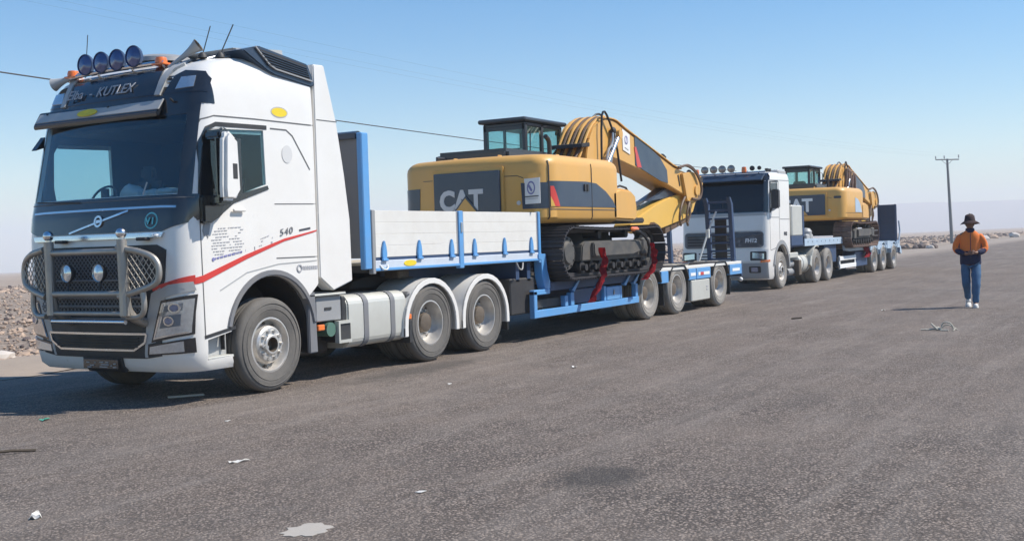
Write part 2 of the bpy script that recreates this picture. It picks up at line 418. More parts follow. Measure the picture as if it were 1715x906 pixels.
# ================= ground =================
def ground_mats():
    m = bpy.data.materials.new('asphalt'); m.use_nodes = True; MATS['asphalt'] = m
    nt = m.node_tree; N = nt.nodes; K = nt.links.new; b = N['Principled BSDF']
    tc = N.new('ShaderNodeTexCoord'); P = tc.outputs['Object']
    def noi(s, d=4, r=.6, sc=None):
        n = N.new('ShaderNodeTexNoise'); n.inputs['Scale'].default_value = s; n.inputs['Detail'].default_value = d; n.inputs['Roughness'].default_value = r
        if sc:
            mp = N.new('ShaderNodeMapping'); mp.inputs['Scale'].default_value = sc[:3]; mp.inputs['Rotation'].default_value = (0, 0, sc[3] if len(sc) > 3 else 0); K(P, mp.inputs[0]); K(mp.outputs[0], n.inputs[0])
        else: K(P, n.inputs[0])
        return n.outputs['Fac']
    def ramp(x, a, b_, c0, c1):
        r = N.new('ShaderNodeMapRange'); r.inputs['From Min'].default_value = a; r.inputs['From Max'].default_value = b_; r.inputs['To Min'].default_value = c0; r.inputs['To Max'].default_value = c1; K(x, r.inputs['Value']); return r.outputs[0]
    def mix(f, a, c):
        x = N.new('ShaderNodeMix'); x.data_type = 'RGBA'
        if isinstance(f, float): x.inputs[0].default_value = f
        else: K(f, x.inputs[0])
        for i, q in ((6, a), (7, c)):
            if isinstance(q, tuple): x.inputs[i].default_value = (*q, 1)
            else: K(q, x.inputs[i])
        return x.outputs[2]
    # stones in the seal
    v = N.new('ShaderNodeTexVoronoi'); v.inputs['Scale'].default_value = 56; v.inputs['Randomness'].default_value = 1; K(P, v.inputs['Vector'])
    sep = N.new('ShaderNodeSeparateColor'); K(v.outputs['Color'], sep.inputs[0])
    base = mix(ramp(sep.outputs[0], .15, .85, 0., 1.), (.100, .079, .064), (.435, .352, .290))
    gap = ramp(v.outputs['Distance'], .35, .62, 0., 1.)
    c1 = mix(gap, base, (.085, .070, .060))
    patch = ramp(noi(.35, 7, .7, (1, 1, 1)), .38, .62, 0., .5)
    c2 = mix(patch, c1, (.255, .205, .168))
    dirt = ramp(noi(.22, 8, .74, (.6, 2.0, 1, -.12)), .50, .72, 0., .40)
    c3 = mix(dirt, c2, (.31, .275, .245))
    c3 = mix(ramp(noi(1., 6, .7, (.20, 2.4, 1, .10)), .50, .72, 0., .45), c3, (.34, .295, .255)); c3 = mix(ramp(noi(1.3, 4, .6, (.12, 2.6, 1, -.22)), .56, .74, 0., .40), c3, (.10, .085, .075))
    edge = N.new('ShaderNodeSeparateXYZ'); K(P, edge.inputs[0])
    # sandy tint towards the desert side, in front of the first truck
    ad = N.new('ShaderNodeMath'); ad.operation = 'MULTIPLY_ADD'; ad.inputs[1].default_value = 2.2; K(noi(.5, 6, .7), ad.inputs[0]); K(edge.outputs[1], ad.inputs[2])
    c3 = mix(ramp(noi(2.6, 7, .75, (.7, 1.6, 1, .5)), .52, .70, 0., .35), c3, (.36, .31, .27)); c3 = mix(ramp(noi(9., 6, .7), .54, .72, 0., .45), c3, (.075, .063, .055))
    c4 = mix(ramp(ad.outputs[0], 4.2, 6.6, 0., .85), c3, (.40, .335, .275))
    def stain(cx, cy, rx, ry, c_in, col, amt):
        vm = N.new('ShaderNodeVectorMath'); vm.operation = 'SUBTRACT'; vm.inputs[1].default_value = (cx, cy, 0); K(P, vm.inputs[0])
        v2 = N.new('ShaderNodeVectorMath'); v2.operation = 'MULTIPLY'; v2.inputs[1].default_value = (1/rx, 1/ry, 0); K(vm.outputs[0], v2.inputs[0])
        ln = N.new('ShaderNodeVectorMath'); ln.operation = 'LENGTH'; K(v2.outputs[0], ln.inputs[0])
        s_ = N.new('ShaderNodeMath'); s_.operation = 'MULTIPLY_ADD'; s_.inputs[1].default_value = 1.6; K(noi(3.5, 6, .7), s_.inputs[0]); K(ln.outputs['Value'], s_.inputs[2])
        return mix(ramp(s_.outputs[0], 1.3, 1.95, amt, 0.), c_in, col)
    c4 = stain(-1.3, -5.25, .42, .30, c4, (.055, .050, .046), .75); c4 = stain(2.5, -5.6, .7, .25, c4, (.10, .09, .082), .3); c4 = stain(3.6, -.4, 1.6, .35, c4, (.06, .055, .05), .6)
    K(mix(ramp(noi(1.7, 6, .7), .3, .75, 0., .35), c4, (.12, .108, .10)), b.inputs['Base Color'])
    b.inputs['Roughness'].default_value = .9; b.inputs['Specular IOR Level'].default_value = .25
    h = N.new('ShaderNodeMath'); h.operation = 'MULTIPLY_ADD'; h.inputs[1].default_value = -1.0; K(v.outputs['Distance'], h.inputs[0]); K(noi(160, 3), h.inputs[2])
    bp = N.new('ShaderNodeBump'); bp.inputs['Strength'].default_value = .75; bp.inputs['Distance'].default_value = .012; K(h.outputs[0], bp.inputs['Height'])
    bp2 = N.new('ShaderNodeBump'); bp2.inputs['Strength'].default_value = .5; bp2.inputs['Distance'].default_value = .05; K(noi(2.2, 5), bp2.inputs['Height']); K(bp.outputs[0], bp2.inputs['Normal'])
    K(bp2.outputs[0], b.inputs['Normal'])
    m = bpy.data.materials.new('desert'); m.use_nodes = True; MATS['desert'] = m
    nt = m.node_tree; N = nt.nodes; K = nt.links.new; b = N['Principled BSDF']; tc = N.new('ShaderNodeTexCoord'); P = tc.outputs['Object']
    v = N.new('ShaderNodeTexVoronoi'); v.inputs['Scale'].default_value = 9; K(P, v.inputs['Vector']); sep = N.new('ShaderNodeSeparateColor'); K(v.outputs['Color'], sep.inputs[0])
    base = mix(ramp(sep.outputs[0], 0., 1., 0., 1.), (.26, .20, .155), (.54, .44, .355))
    c = mix(ramp(noi(3.2, 8, .75), .45, .62, 0., .75), base, (.17, .13, .105))
    c = mix(ramp(noi(.05, 6, .6), .4, .6, 0., .5), c, (.44, .36, .29))
    K(c, b.inputs['Base Color']); b.inputs['Roughness'].default_value = .95; b.inputs['Specular IOR Level'].default_value = .1
    bp = N.new('ShaderNodeBump'); bp.inputs['Strength'].default_value = .9; bp.inputs['Distance'].default_value = .25; K(noi(2.6, 8, .7), bp.inputs['Height']); K(bp.outputs[0], b.inputs['Normal'])
    mat('sand_verge', (.34, .28, .225), .95, var=.2, vs=1.5, bump=.6, bs=14, spec=.1)
    mat('rock', (.44, .33, .25), .9, var=.35, vs=2.2, bump=.5, bs=10, spec=.15)
    mat('rock_pale', (.55, .50, .45), .9, var=.15, vs=3, spec=.15); mat('rock_dark', (.13, .10, .09), .9, var=.35, vs=2)
    mat('hill', (.40, .34, .30), .95, var=.15, vs=.004, spec=.05)
ground_mats()
def terr(x, y):
    """desert height: level with the road at its edge, falling away gently to the left"""
    e = edge_y(x)
    d = max(0.0, y-e)
    z = -.05*min(1, d/2)-.0152*max(0, y-14)
    return z
def edge_y(x):
    return 5.3+3.3*max(0, min(1, (x-8)/30))+1.1*max(0, min(1, (x-40)/60))
def grid_ground(name, xs, ys, fz, matn):
    bm = bmesh.new(); V = [[bm.verts.new((x, y, fz(x, y))) for y in ys] for x in xs]
    for i in range(len(xs)-1):
        for j in range(len(ys)-1): bm.faces.new((V[i][j], V[i+1][j], V[i+1][j+1], V[i][j+1]))
    me = bpy.data.meshes.new(name); bm.to_mesh(me); bm.free(); me.materials.append(MATS[matn]); finish(me, 60)
    o = bpy.data.objects.new(name, me); COL.objects.link(o); return tag(o, kind='structure')
def geo(a, b, n):
    return [a+(b-a)*(i/n)**3 for i in range(n+1)]
# road / parking apron
xs = [-60, -30, -15]+[i*1.0 for i in range(-10, 30)]+[30+i*5.0 for i in range(15)]+[110, 130, 160, 200, 260, 350, 500, 800, 1500]
rb = bmesh.new(); A, B_ = [], []
for x in xs:
    e = edge_y(x)+.35*noise.noise(Vector((x*.35, 0, 0)))
    A.append(rb.verts.new((x, -500 if x < 400 else -500, 0))); B_.append((rb.verts.new((x, -12, 0)), rb.verts.new((x, 0, 0)), rb.verts.new((x, e-1.2, 0)), rb.verts.new((x, e, -.03))))
for i in range(len(xs)-1):
    rows0 = (A[i],)+B_[i]; rows1 = (A[i+1],)+B_[i+1]
    for j in range(4): rb.faces.new((rows0[j], rows1[j], rows1[j+1], rows0[j+1]))
me = bpy.data.meshes.new('road'); rb.to_mesh(me); rb.free(); me.materials.append(MATS['asphalt'])
road = bpy.data.objects.new('road', me); COL.objects.link(road); tag(road, kind='structure')
ysd = [-20000, -501, -60]+[2+i*1.0 for i in range(30)]+[34, 40, 50, 65, 85, 120, 180, 300, 500, 900, 1600, 3000, 6000, 12000, 20000]
xsd = [-20000, -5000, -1000, -300, -100, -40, -20, -10]+[i*4.0 for i in range(0, 30)]+[130, 160, 200, 260, 350, 500, 800, 1300, 2000, 4000, 8000, 20000]
def dz(x, y):
    if y < edge_y(x)-1.0: return -.30
    z = terr(x, y)-.02
    if 9 < y < 80 and -60 < x < 300: z += .10*noise.noise(Vector((x*.25, y*.25, 0)))*min(1, (y-9)/4)
    return z if y > edge_y(x) else min(z, -.06)
ds = grid_ground('desert_ground', xsd, ysd, dz, 'desert')
# sandy verge between road and stones
vb = bmesh.new(); R0, R1 = [], []; 
for i in range(-30, 240):
    x = i*.8 if i < 200 else 160+(i-200)*8
    e = edge_y(x); w_ = .8*noise.noise(Vector((x*.3, 4, 0)))
    y0_ = e-.8+.9*noise.noise(Vector((x*.5, 9, 0))) ; y1_ = e+2.4+w_
    R0.append([vb.verts.new((x, y0_, .004)), vb.verts.new((x, (y0_+y1_)/2, .06+.05*noise.noise(Vector((x*.9, 2, 0))))), vb.verts.new((x, y1_, terr(x, y1_)+.02))])
for a, b2 in zip(R0, R0[1:]):
    for j in range(2): vb.faces.new((a[j], b2[j], b2[j+1], a[j+1]))
me = bpy.data.meshes.new('verge'); vb.to_mesh(me); vb.free(); me.materials.append(MATS['sand_verge']); finish(me, 60)
vg = bpy.data.objects.new('verge', me); COL.objects.link(vg); tag(vg, kind='structure')
# hills far to the right behind the haze
def hill(name, X, y0, y1, prof, n=60):
    bm = bmesh.new(); rows = []
    for i in range(n+1):
        y = y0+(y1-y0)*i/n; h = prof(i/n)*(1+.16*noise.noise(Vector((i*.3, X*.01, 0)))+.06*noise.noise(Vector((i*.9, X*.01, 3))))
        rows.append([bm.verts.new((X-500, y, -20-.0152*max(0, y))), bm.verts.new((X-150, y, h*.55-8-.0152*max(0, y))), bm.verts.new((X+60*noise.noise(Vector((i*.4, 1, 1))), y, h)), bm.verts.new((X+600, y, -30))])
    for a, b in zip(rows, rows[1:]):
        for j in range(3): bm.faces.new((a[j], b[j], b[j+1], a[j+1]))
    me = bpy.data.meshes.new(name); bm.to_mesh(me); bm.free(); me.materials.append(MATS['hill']); finish(me, 50)
    o = bpy.data.objects.new(name, me); COL.objects.link(o); return tag(o, kind='structure')
hill('hills', 2600, -700, 2600, lambda t: 82*min(1, .55+.9*t)*(1-t)**.55 if t < .98 else 5)
hill('far_ridge', 3600, -1500, 3600, lambda t: 80*(1-t)**.5+10)
# ---- stones ----
_t = (1+sqrt(5))/2
ICO_V = [Vector(v).normalized() for v in ((-1, _t, 0), (1, _t, 0), (-1, -_t, 0), (1, -_t, 0), (0, -1, _t), (0, 1, _t), (0, -1, -_t), (0, 1, -_t), (_t, 0, -1), (_t, 0, 1), (-_t, 0, -1), (-_t, 0, 1))]
ICO_F = [(0, 11, 5), (0, 5, 1), (0, 1, 7), (0, 7, 10), (0, 10, 11), (1, 5, 9), (5, 11, 4), (11, 10, 2), (10, 7, 6), (7, 1, 8), (3, 9, 4), (3, 4, 2), (3, 2, 6), (3, 6, 8), (3, 8, 9), (4, 9, 5), (2, 4, 11), (6, 2, 10), (8, 6, 7), (9, 8, 1)]
def stones(name, n, region, rmin, rmax, matn, seed, base=None):
    rnd = random.Random(seed); V, F = [], []
    for k in range(n):
        x, y = region(rnd); r = rmin*(rmax/rmin)**(rnd.random()**2.2); z = (dz(x, y) if base is None else base)+.02+.15*r
        sx, sy, sz, a = rnd.uniform(.7, 1.35), rnd.uniform(.7, 1.3), rnd.uniform(.45, .9), rnd.uniform(0, 6.28); ca, sa = cos(a), sin(a); o = len(V)
        for v in ICO_V:
            q = r*rnd.uniform(.72, 1.25); px, py, pz = v.x*sx*q, v.y*sy*q, v.z*sz*q
            V.append((x+px*ca-py*sa, y+px*sa+py*ca, z+pz))
        F += [(a_+o, b_+o, c_+o) for a_, b_, c_ in ICO_F]
    me = bpy.data.meshes.new(name); me.from_pydata(V, [], F); me.materials.append(MATS[matn])
    o = bpy.data.objects.new(name, me); COL.objects.link(o); return tag(o, kind='stuff')
def regA(r): # behind and left of the first truck
    d = 6+75*r.random()**1.8; x = -4+r.uniform(0, 1)*(d*.9+10)+d*.15; return x, 1.4+edge_y(x)+(d-6)*.97
def regB(r):
    x = 35+230*r.random()**1.4; return x, edge_y(x)+.9+60*r.random()**1.6
o = stones('desert_stones', 13000, regA, .022, .10, 'rock', 11); tag(o, 'pale and brown stones strewn over the desert left of the trucks', 'stones')
o = stones('desert_stones', 4500, regA, .02, .08, 'rock_dark', 12); tag(o, 'dark scattered stones among the pale desert stones', 'stones')
o = stones('desert_stones', 7000, regB, .07, .34, 'rock', 13); tag(o, 'stones piled along the far right road edge', 'stones')
o = stones('desert_stones', 2600, regB, .10, .36, 'rock_dark', 14); tag(o, 'dark stones among the rubble along the far road edge', 'stones')
def boulder(name, c, r, sc, matn, label, seed, par=None):
    rnd = random.Random(seed); mb = MB(); g = bmesh.ops.create_icosphere(mb.bm, subdivisions=2, radius=1)
    for v in g['verts']:
        k = 1+.3*noise.noise(v.co*1.5+Vector((seed, 0, 0)))+.12*noise.noise(v.co*4+Vector((seed, 3, 0)))
        v.co = Vector((v.co.x*sc[0], v.co.y*sc[1], v.co.z*sc[2]))*k*r+Vector((0, 0, sc[2]*r*.5))
    o = mb.obj(name, M(matn), par, loc=c, smooth=25)
    if label: tag(o, label, 'rock')
    return o
# ================= front truck =================
def mk_spot(parent, name, c, r, d=(-1, 0, 0), lens='lamp_glass', depth=.10, body='black_plastic', ry=1.0):
    mb = MB(); q = Vector(d).normalized().to_track_quat('Z', 'Y').to_matrix().to_4x4(); q.translation = Vector(c)
    t = MB(); t.lathe([(.001, -depth), (r*.55, -depth*.95), (r*.92, -depth*.35), (r, 0), (r, .015), (r*.93, .02)], axis='z', n=28)
    t.lathe([(r*.93, .02), (r*.93, .008), (r*.6, .022), (.001, .03)], axis='z', n=28, mi=1)
    sc = Matrix.Diagonal((1, ry, 1, 1))
    bmesh.ops.transform(t.bm, matrix=q @ sc, verts=t.bm.verts[:])
    return t.obj(name, M(body, lens), parent)
def build_truck_a():
    T = tag(empty('semi_truck', (0, 0, 0)), 'high roof white tractor truck in front with bull bar, blue roof lamps and red stripe', 'truck', 'white tractor trucks in the convoy')
    LV = [(.34, .13, 2.2, 1.20, .30, .06, 0), (.40, .07, 2.2, 1.235, .30, .06, 0), (.55, .035, 2.2, 1.25, .30, .06, 0), (.95, .02, 2.2, 1.25, .28, .06, 0), (1.30, .02, 2.2, 1.25, .26, .06, 0), (1.75, .04, 2.2, 1.25, .24, .06, 0), (1.98, .075, 2.2, 1.25, .23, .06, 0),
          (2.15, .12, 2.2, 1.25, .22, .06, 0), (2.6, .225, 2.2, 1.25, .21, .06, 0), (3.0, .32, 2.2, 1.25, .21, .06, 0), (3.2, .37, 2.2, 1.245, .21, .06, .0), (3.38, .45, 2.2, 1.235, .22, .06, .02), (3.5, .54, 2.2, 1.21, .24, .06, .035), (3.57, .64, 2.2, 1.17, .26, .06, .05), (3.62, .78, 2.19, 1.10, .28, .06, .07), (3.65, .95, 2.17, 1.0, .3, .05, .085), (3.66, 1.15, 2.12, .8, .3, .04, .10)]
    sh = cab_shell(LV); bvh = BVHTree.FromBMesh(sh.bm)
    body = sh.obj('cab_body', M('white_paint'), T)
    boolean(body, cab_shell([l for l in LV if .5 < l[0] < 3.6], inset=.045))
    # openings: windscreen, side windows, wheel arches, lower cut behind the arch, entry steps
    c = MB(); c.prism([(.14, 2.17), (.16, 3.0), (2.34, 3.0), (2.36, 2.17)], 'x', -.5, .62); boolean(body, c)
    sw = [(.50, 2.06), (.53, 2.74), (.60, 2.84), (1.33, 2.87), (1.345, 2.28), (.85, 2.13)]
    c = MB(); c.prism(sw, 'y', -.3, 2.8); boolean(body, c)
    c = MB(); c.cyl((1.39, -.3, .62), (1.39, .62, .62), .66, n=48); boolean(body, c)
    c = MB(); c.cyl((1.39, 1.88, .62), (1.39, 2.8, .62), .66, n=48); boolean(body, c)
    c = MB(); c.prism([(1.4, .0), (1.4, .7), (2.02, 1.04), (2.25, 1.22), (3.2, 1.22), (3.2, .0)], 'y', -.4, 2.9); boolean(body, c)
    c = MB(); c.box(1.0, 1.6, .62, 1.88, .2, 1.0); boolean(body, c)
    c = MB(); c.prism([(.40, .45), (.40, .66), (.79, .73), (.79, .47)], 'y', -.2, .16); boolean(body, c)
    c = MB(); c.prism([(.40, .45), (.40, .66), (.79, .73), (.79, .47)], 'y', 2.34, 2.8); boolean(body, c)
    line_inside(body, bvh)
    # step recess lining
    for y0, y1 in ((.15, .19), (2.31, 2.35)):
        MB().box(.38, .80, y0, y1, .44, .74).obj('step_panel', M('grey_white'), T)
    for y0, y1 in ((.02, .15), (2.35, 2.48)):
        MB().box(.41, .785, y0, y1, .445, .475, bev=.006).obj('step', M('cream_alu'), T)
    w = lambda name, polys, view, mats, off=.006, th=.005, step=.06, label=None, par=T: [wrap(bvh, p, view, off, th, step).obj(name, M(mats), par, label=label) for p in polys]
    # windscreen and black surround
    def ringpoly(outer, inner): return outer+[outer[0]]+[inner[0]]+inner[::-1]
    o_ = [(.03, 2.10), (.05, 3.06), (.16, 3.14), (2.34, 3.14), (2.45, 3.06), (2.47, 2.10)]
    for poly in ([(.03, 2.10), (.05, 3.10), (.155, 3.02), (.14, 2.16)], [(2.36, 2.16), (2.345, 3.02), (2.45, 3.10), (2.47, 2.10)], [(.05, 3.10), (2.45, 3.10), (2.345, 2.99), (.155, 2.99)]):
        w('windscreen_frame', [poly], 'front', 'black_gloss', .007)
    w('windscreen', [[(.13, 2.14), (.15, 3.0), (2.35, 3.0), (2.37, 2.14)]], 'front', 'glass_wind', .003, .004, .12)
    w('roof_fascia_lower', [[(.03, 3.10), (.03, 3.24), (2.47, 3.24), (2.47, 3.10)]], 'front', 'black_gloss', .008)
    # black hood panel
    w('hood_panel', [[(.005, 2.16), (-.0, 1.90), (.06, 1.86), (.28, 1.79), (2.22, 1.79), (2.44, 1.86), (2.5, 1.9), (2.495, 2.16)]], 'front', 'black_gloss', .012, .012)
    w('hood_gap', [strip([(.02, 2.125), (2.48, 2.125)], .012)], 'front', 'seam', .0145)
    w('chrome_strip', [strip([(.13, 2.03), (.3, 2.036), (2.1, 2.036), (2.3, 2.03)], .022)], 'front', 'chrome', .022, .012)
    w('badge_bar', [strip([(1.62, 1.80), (.74, 2.01)], .02)], 'front', 'chrome', .024, .012)
    mb = MB()
    for p in ringw(1.16, 1.915, .062, .040): wrap(bvh, p, 'front', .030, .016, .2, mb=mb)
    wrap(bvh, [(1.125, 1.90), (1.195, 1.90), (1.195, 1.93), (1.125, 1.93)], 'front', .028, .012, .2, mb=mb); mb.obj('round_badge', M('chrome'), T)
    w('round_sticker', [ell(.42, 1.90, .085, .085, 24)], 'front', 'teal', .015)
    w('sticker_centre', [ell(.42, 1.90, .070, .070, 24)], 'front', 'black_gloss', .017)
    text('V', .09, (.066, .474, 1.868), (.10, -1, 0), (.12, 0, 1), 'teal', T, name='letter', ext=.003, bold=.004); text('I', .09, (.076, .398, 1.868), (.10, -1, 0), (.12, 0, 1), 'teal', T, name='letter', ext=.003, bold=.004)
    # silver strip with handles under the hood
    w('hood_lip', [[(.27, 1.725), (.24, 1.775), (2.26, 1.775), (2.23, 1.725)]], 'front', 'chrome', .03, .03)
    for y in (.46, 1.72): MB().box(-.03, .05, y-.07, y+.07, 1.70, 1.735, bev=.01).obj('hood_handle', M('black_plastic'), T)
    # grille
    w('grille_surround', [[(.34, .52), (.33, 1.1), (.24, 1.30), (.22, 1.60), (.34, 1.655), (2.16, 1.655), (2.28, 1.60), (2.26, 1.30), (2.17, 1.1), (2.16, .52), (1.95, .49), (.55, .49)]], 'front', 'black_plastic', .010, .010)
    mb = MB()
    for k in range(-14, 40):
        for s in (1, -1):
            y0 = .45+k*.058; pts = []
            a = (y0, .97); b = (y0+s*.66, 1.63)
            # clip to the opening
            t0, t1 = 0.0, 1.0
            for lo, hi, p, d in ((.45, 2.05, a[0], b[0]-a[0]), ):
                ta, tb = (lo-p)/d, (hi-p)/d
                if ta > tb: ta, tb = tb, ta
                t0, t1 = max(t0, ta), min(t1, tb)
            if t1-t0 < .05: continue
            P = lambda t: (-.004-.002*s, a[0]+(b[0]-a[0])*t, a[1]+(b[1]-a[1])*t)
            mb.tube([P(t0), P(t1)], .0055, n=4, caps=False)
    mb.obj('grille_mesh', M('grey_plastic'), T, kind='stuff')
    for z in (1.30, 1.12, 1.03, .90):
        MB().box(-.02, .03, .45, 2.05, z-.012, z+.012, bev=.005).obj('grille_bar', M('grey_plastic'), T)
    for k in range(4):
        w('grille_slat', [strip([(.62, .70-k*.03), (1.88, .70-k*.03)], .012)], 'front', 'dark_frame', .03, .02)
    tp = [(.50, .745), (2.0, .745), (1.97, .655), (1.82, .575), (.68, .575), (.53, .655), (.50, .745)]
    w('chrome_trim', segs(tp, .022), 'front', 'chrome', .03, .02)
    w('number_plate_holder', [[(.88, .355), (.88, .50), (1.46, .50), (1.46, .355)]], 'front', 'black_plastic', .03, .03)
    npg = MB().box(.005, .015, .90, 1.44, .375, .475, bev=.004).obj('number_plate', M('black_gloss'), T)
    mb = MB()   # worn plate marks, unreadable in the picture
    for y, z, ww in ((.95, .43, .035), (1.0, .41, .02), (.95, .395, .05), (1.07, .445, .05), (1.15, .445, .06), (1.1, .42, .12), (1.12, .395, .12), (1.25, .44, .02), (1.3, .41, .07), (1.36, .44, .05), (1.34, .39, .06)):
        mb.box(.0, .004, y-ww/2, y+ww/2, z-.006, z+.006)
    mb.obj('plate_marks', M('mid_grey'), npg, kind='stuff')
    # headlights and fog lamps on both corners
    for s in (0, 1):
        m_ = (lambda p: p) if s == 0 else mir
        w('headlight_surround', [m_([(.56, .50), (.50, .86), (.42, 1.16), (.30, 1.22), (.24, 1.12), (.40, .66), (.50, .64), (.52, .50)])], 'front', 'grey_white', .012)
        w('headlight_cover', [m_([(.455, .655), (.30, 1.085), (.008, 1.14), (.03, .735)])], 'front', 'black_gloss', .013)
        w('headlight', [m_([(.425, .685), (.285, 1.06), (.018, 1.10), (.045, .755)])], 'front', 'lamp_lens', .018, .006)
        w('running_light', [m_(strip([(.27, 1.05), (.405, .70), (.06, .762)], .024))], 'front', 'chrome', .024, .008)
        w('headlight_shade', [m_([(.33, .80), (.28, .93), (.10, .95), (.11, .83)])], 'front', 'grey_plastic', .022)
        w('headlight_shade', [m_([(.27, .97), (.245, 1.03), (.08, 1.06), (.09, .985)])], 'front', 'grey_plastic', .022)
        w('lamp_eyebrow', [m_([(.36, 1.10), (.30, 1.20), (.20, 1.245), (.02, 1.27), (.012, 1.18), (.25, 1.115)])], 'front', 'grey_white', .018, .012)
        w('fog_lamp', [m_([(.52, .525), (.50, .625), (.03, .70), (.03, .55)])], 'front', 'black_gloss', .012)
        w('fog_lens', [m_([(.49, .54), (.475, .612), (.10, .67), (.10, .562)])], 'front', 'lamp_lens', .017)
    for s in (0, 1):   # round projector lamps inside each headlight
        for y_, z_ in ((.21, .88), (.15, 1.01)):
            m_ = (lambda p: p) if s == 0 else mir
            mb = MB()
            for p in ringw(y_, z_, .052, .036, 10): wrap(bvh, m_(p), 'front', .034, .014, .3, mb=mb)
            mb.obj('lamp_ring', M('chrome'), T); wrap(bvh, m_(ell(y_, z_, .034, .034, 14)), 'front', .030, .006, .3).obj('lamp_projector', M('lamp_glass'), T)
    w('red_stripe', [[(.40, 1.185), (.40, 1.225), (.2, 1.275), (.012, 1.335), (.012, 1.265), (.2, 1.215)]], 'front', 'red_paint', .012, .006, .04)
    # door seams and decals on both sides
    for v, y in (('near', 0), ('far', 1)):
        S = lambda n_, p, mt, off=.004, th=.003: wrap(bvh, p, v, off, th).obj(n_, M(mt), T)
        S('door_seam', strip([(.37, .70), (.362, 1.2), (.352, 1.9), (.355, 2.1)], .012), 'seam', .003)
        S('door_seam', strip([(.37, 2.80), (.45, 2.93), (.6, 2.975), (1.2, 2.985), (2.19, 2.985)], .014), 'seam', .003)
        S('door_seam', strip([(1.44, 2.90), (1.70, 2.90), (1.80, 2.84), (2.08, 2.47)], .016), 'seam', .003)
        S('door_seam', strip([(1.47, 2.07), (2.19, 2.08)], .010), 'seam', .003)
        S('door_seam', strip([(1.47, 1.47), (2.19, 1.47)], .012), 'seam', .003)
        S('door_seam', strip([(.36, .69), (.80, .76)], .035), 'black_plastic', .005)
        S('door_crease', strip([(.6, 1.16), (1.0, 1.33), (1.5, 1.405), (2.15, 1.425)], .012), 'grey_white', .004)
        S('red_stripe', [(-.0, 1.20), (.36, 1.255), (1.0, 1.475), (1.6, 1.655), (2.2, 1.77), (2.2, 1.785), (1.6, 1.685), (1.0, 1.525), (.36, 1.325), (.0, 1.26)], 'red_paint', .006)
        S('window_surround', [(.36, 1.88), (.345, 2.1), (.36, 2.72), (.44, 2.86), (.56, 2.92), (1.36, 2.93), (1.38, 2.25), (1.38, 2.22), (.86, 2.09), (.52, 1.93)][:0] or strip([(.40, 1.95), (.40, 2.66), (.50, 2.84), (.62, 2.89), (1.38, 2.905)], .045)+[], 'black_plastic', .006)
        S('window_front_panel', [(.345, 1.86), (.345, 2.16), (.40, 2.70), (.47, 2.83), (.53, 2.86), (.53, 2.10), (.85, 2.15), (1.36, 2.27), (1.38, 2.23), (.84, 2.07), (.62, 1.93), (.40, 1.86)], 'black_gloss', .009, .006)
        wrap(bvh, [(.49, 2.03), (.50, 2.76), (.60, 2.86), (1.35, 2.89), (1.36, 2.26), (.85, 2.11)], v, -.012, .004, .2).obj('door_window', M('glass_side'), T)
        S('window_blind', [(.60, 2.80), (1.34, 2.82), (1.34, 2.87), (.60, 2.85)], 'grey_white', -.02)
        S('yellow_sticker', ell(1.60, 3.09, .125, .05, 20), 'yellow_sticker')
        S('sticker_border', ell(1.60, 3.09, .137, .062, 20), 'print_grey', .003)
    near = lambda n_, p, mt, off=.005: wrap(bvh, p, 'near', off, .002).obj(n_, M(mt), T)
    # printed notices on the near door (too small to read in the picture)
    mb = MB(); rnd = random.Random(3)
    def scrib(x0, x1, z, h, slope, mb=mb, d=.7):
        x = x0
        while x < x1:
            ww = rnd.uniform(.012, .05)
            if rnd.random() < d: mb = wrap(bvh, [(x, z+slope*(x-x0)), (min(x+ww, x1), z+slope*(x-x0+ww)), (min(x+ww, x1), z+h+slope*(x-x0+ww)), (x, z+h+slope*(x-x0))], 'near', .005, .002, .3, mb=mb)
            x += ww+.012
    for i, (a, b) in enumerate(((.60, .95), (.50, .97), (.52, .98), (.56, .9), (.50, .96), (.52, .94), (.50, .97), (.50, .95), (.52, .92), (.54, .93))): scrib(a, b, 1.80-.030*i, .009, .04)
    mb.obj('notice_print', M('print_grey'), T, kind='stuff')
    mb = MB(); scrib(.50, .99, 1.475, .020, .16, mb, .92); mb = wrap(bvh, ell(.515, 1.485, .02, .02, 10), 'near', .006, .003, .3, mb=mb); mb.obj('notice_print', M('print_blue'), T)
    mb = MB(); scrib(1.16, 1.42, 1.64, .010, .2, mb); scrib(1.18, 1.36, 1.67, .010, .25, mb); scrib(1.2, 1.3, 1.605, .01, .2, mb); mb = wrap(bvh, strip([(1.13, 1.605), (1.135, 1.545), (1.39, 1.615)], .012), 'near', .005, .003, .3, mb=mb); mb = wrap(bvh, ell(1.40, 1.645, .014, .014, 8), 'near', .005, .003, .3, mb=mb)
    mb.obj('logo_print', M('print_grey'), T)
    near('window_emblem', ell(1.70, 2.63, .085, .10, 20), 'print_faint')
    [text(c_, .105, (1.53+.076*k_, -.008, 1.715+.011*k_), (1, 0, .14), (-.15, 0, 1), 'grey_plastic', T, name='digit', ext=.002, shear=.2, sx=1.25) for k_, c_ in enumerate('540')]
    near('model_print', strip([(1.86, 1.775), (2.05, 1.80)], .022), 'print_dark')
    mb = MB(); mb.lathe([(.045, -.004), (.045, -.010), (.030, -.010), (.030, -.004)], o=(1.84, 0, 1.345), axis='y', n=18)
    mb.obj('company_ring', M('print_grey'), T)
    mb = MB(); scrib(1.90, 2.16, 1.325, .042, 0, mb, .9); mb.obj('company_print', M('print_grey'), T)
    near('grey_tape', [(.40, 1.86), (.38, 1.78), (.40, 1.72), (.43, 1.75), (.45, 1.70), (.50, 1.90)], 'mid_grey', .008)
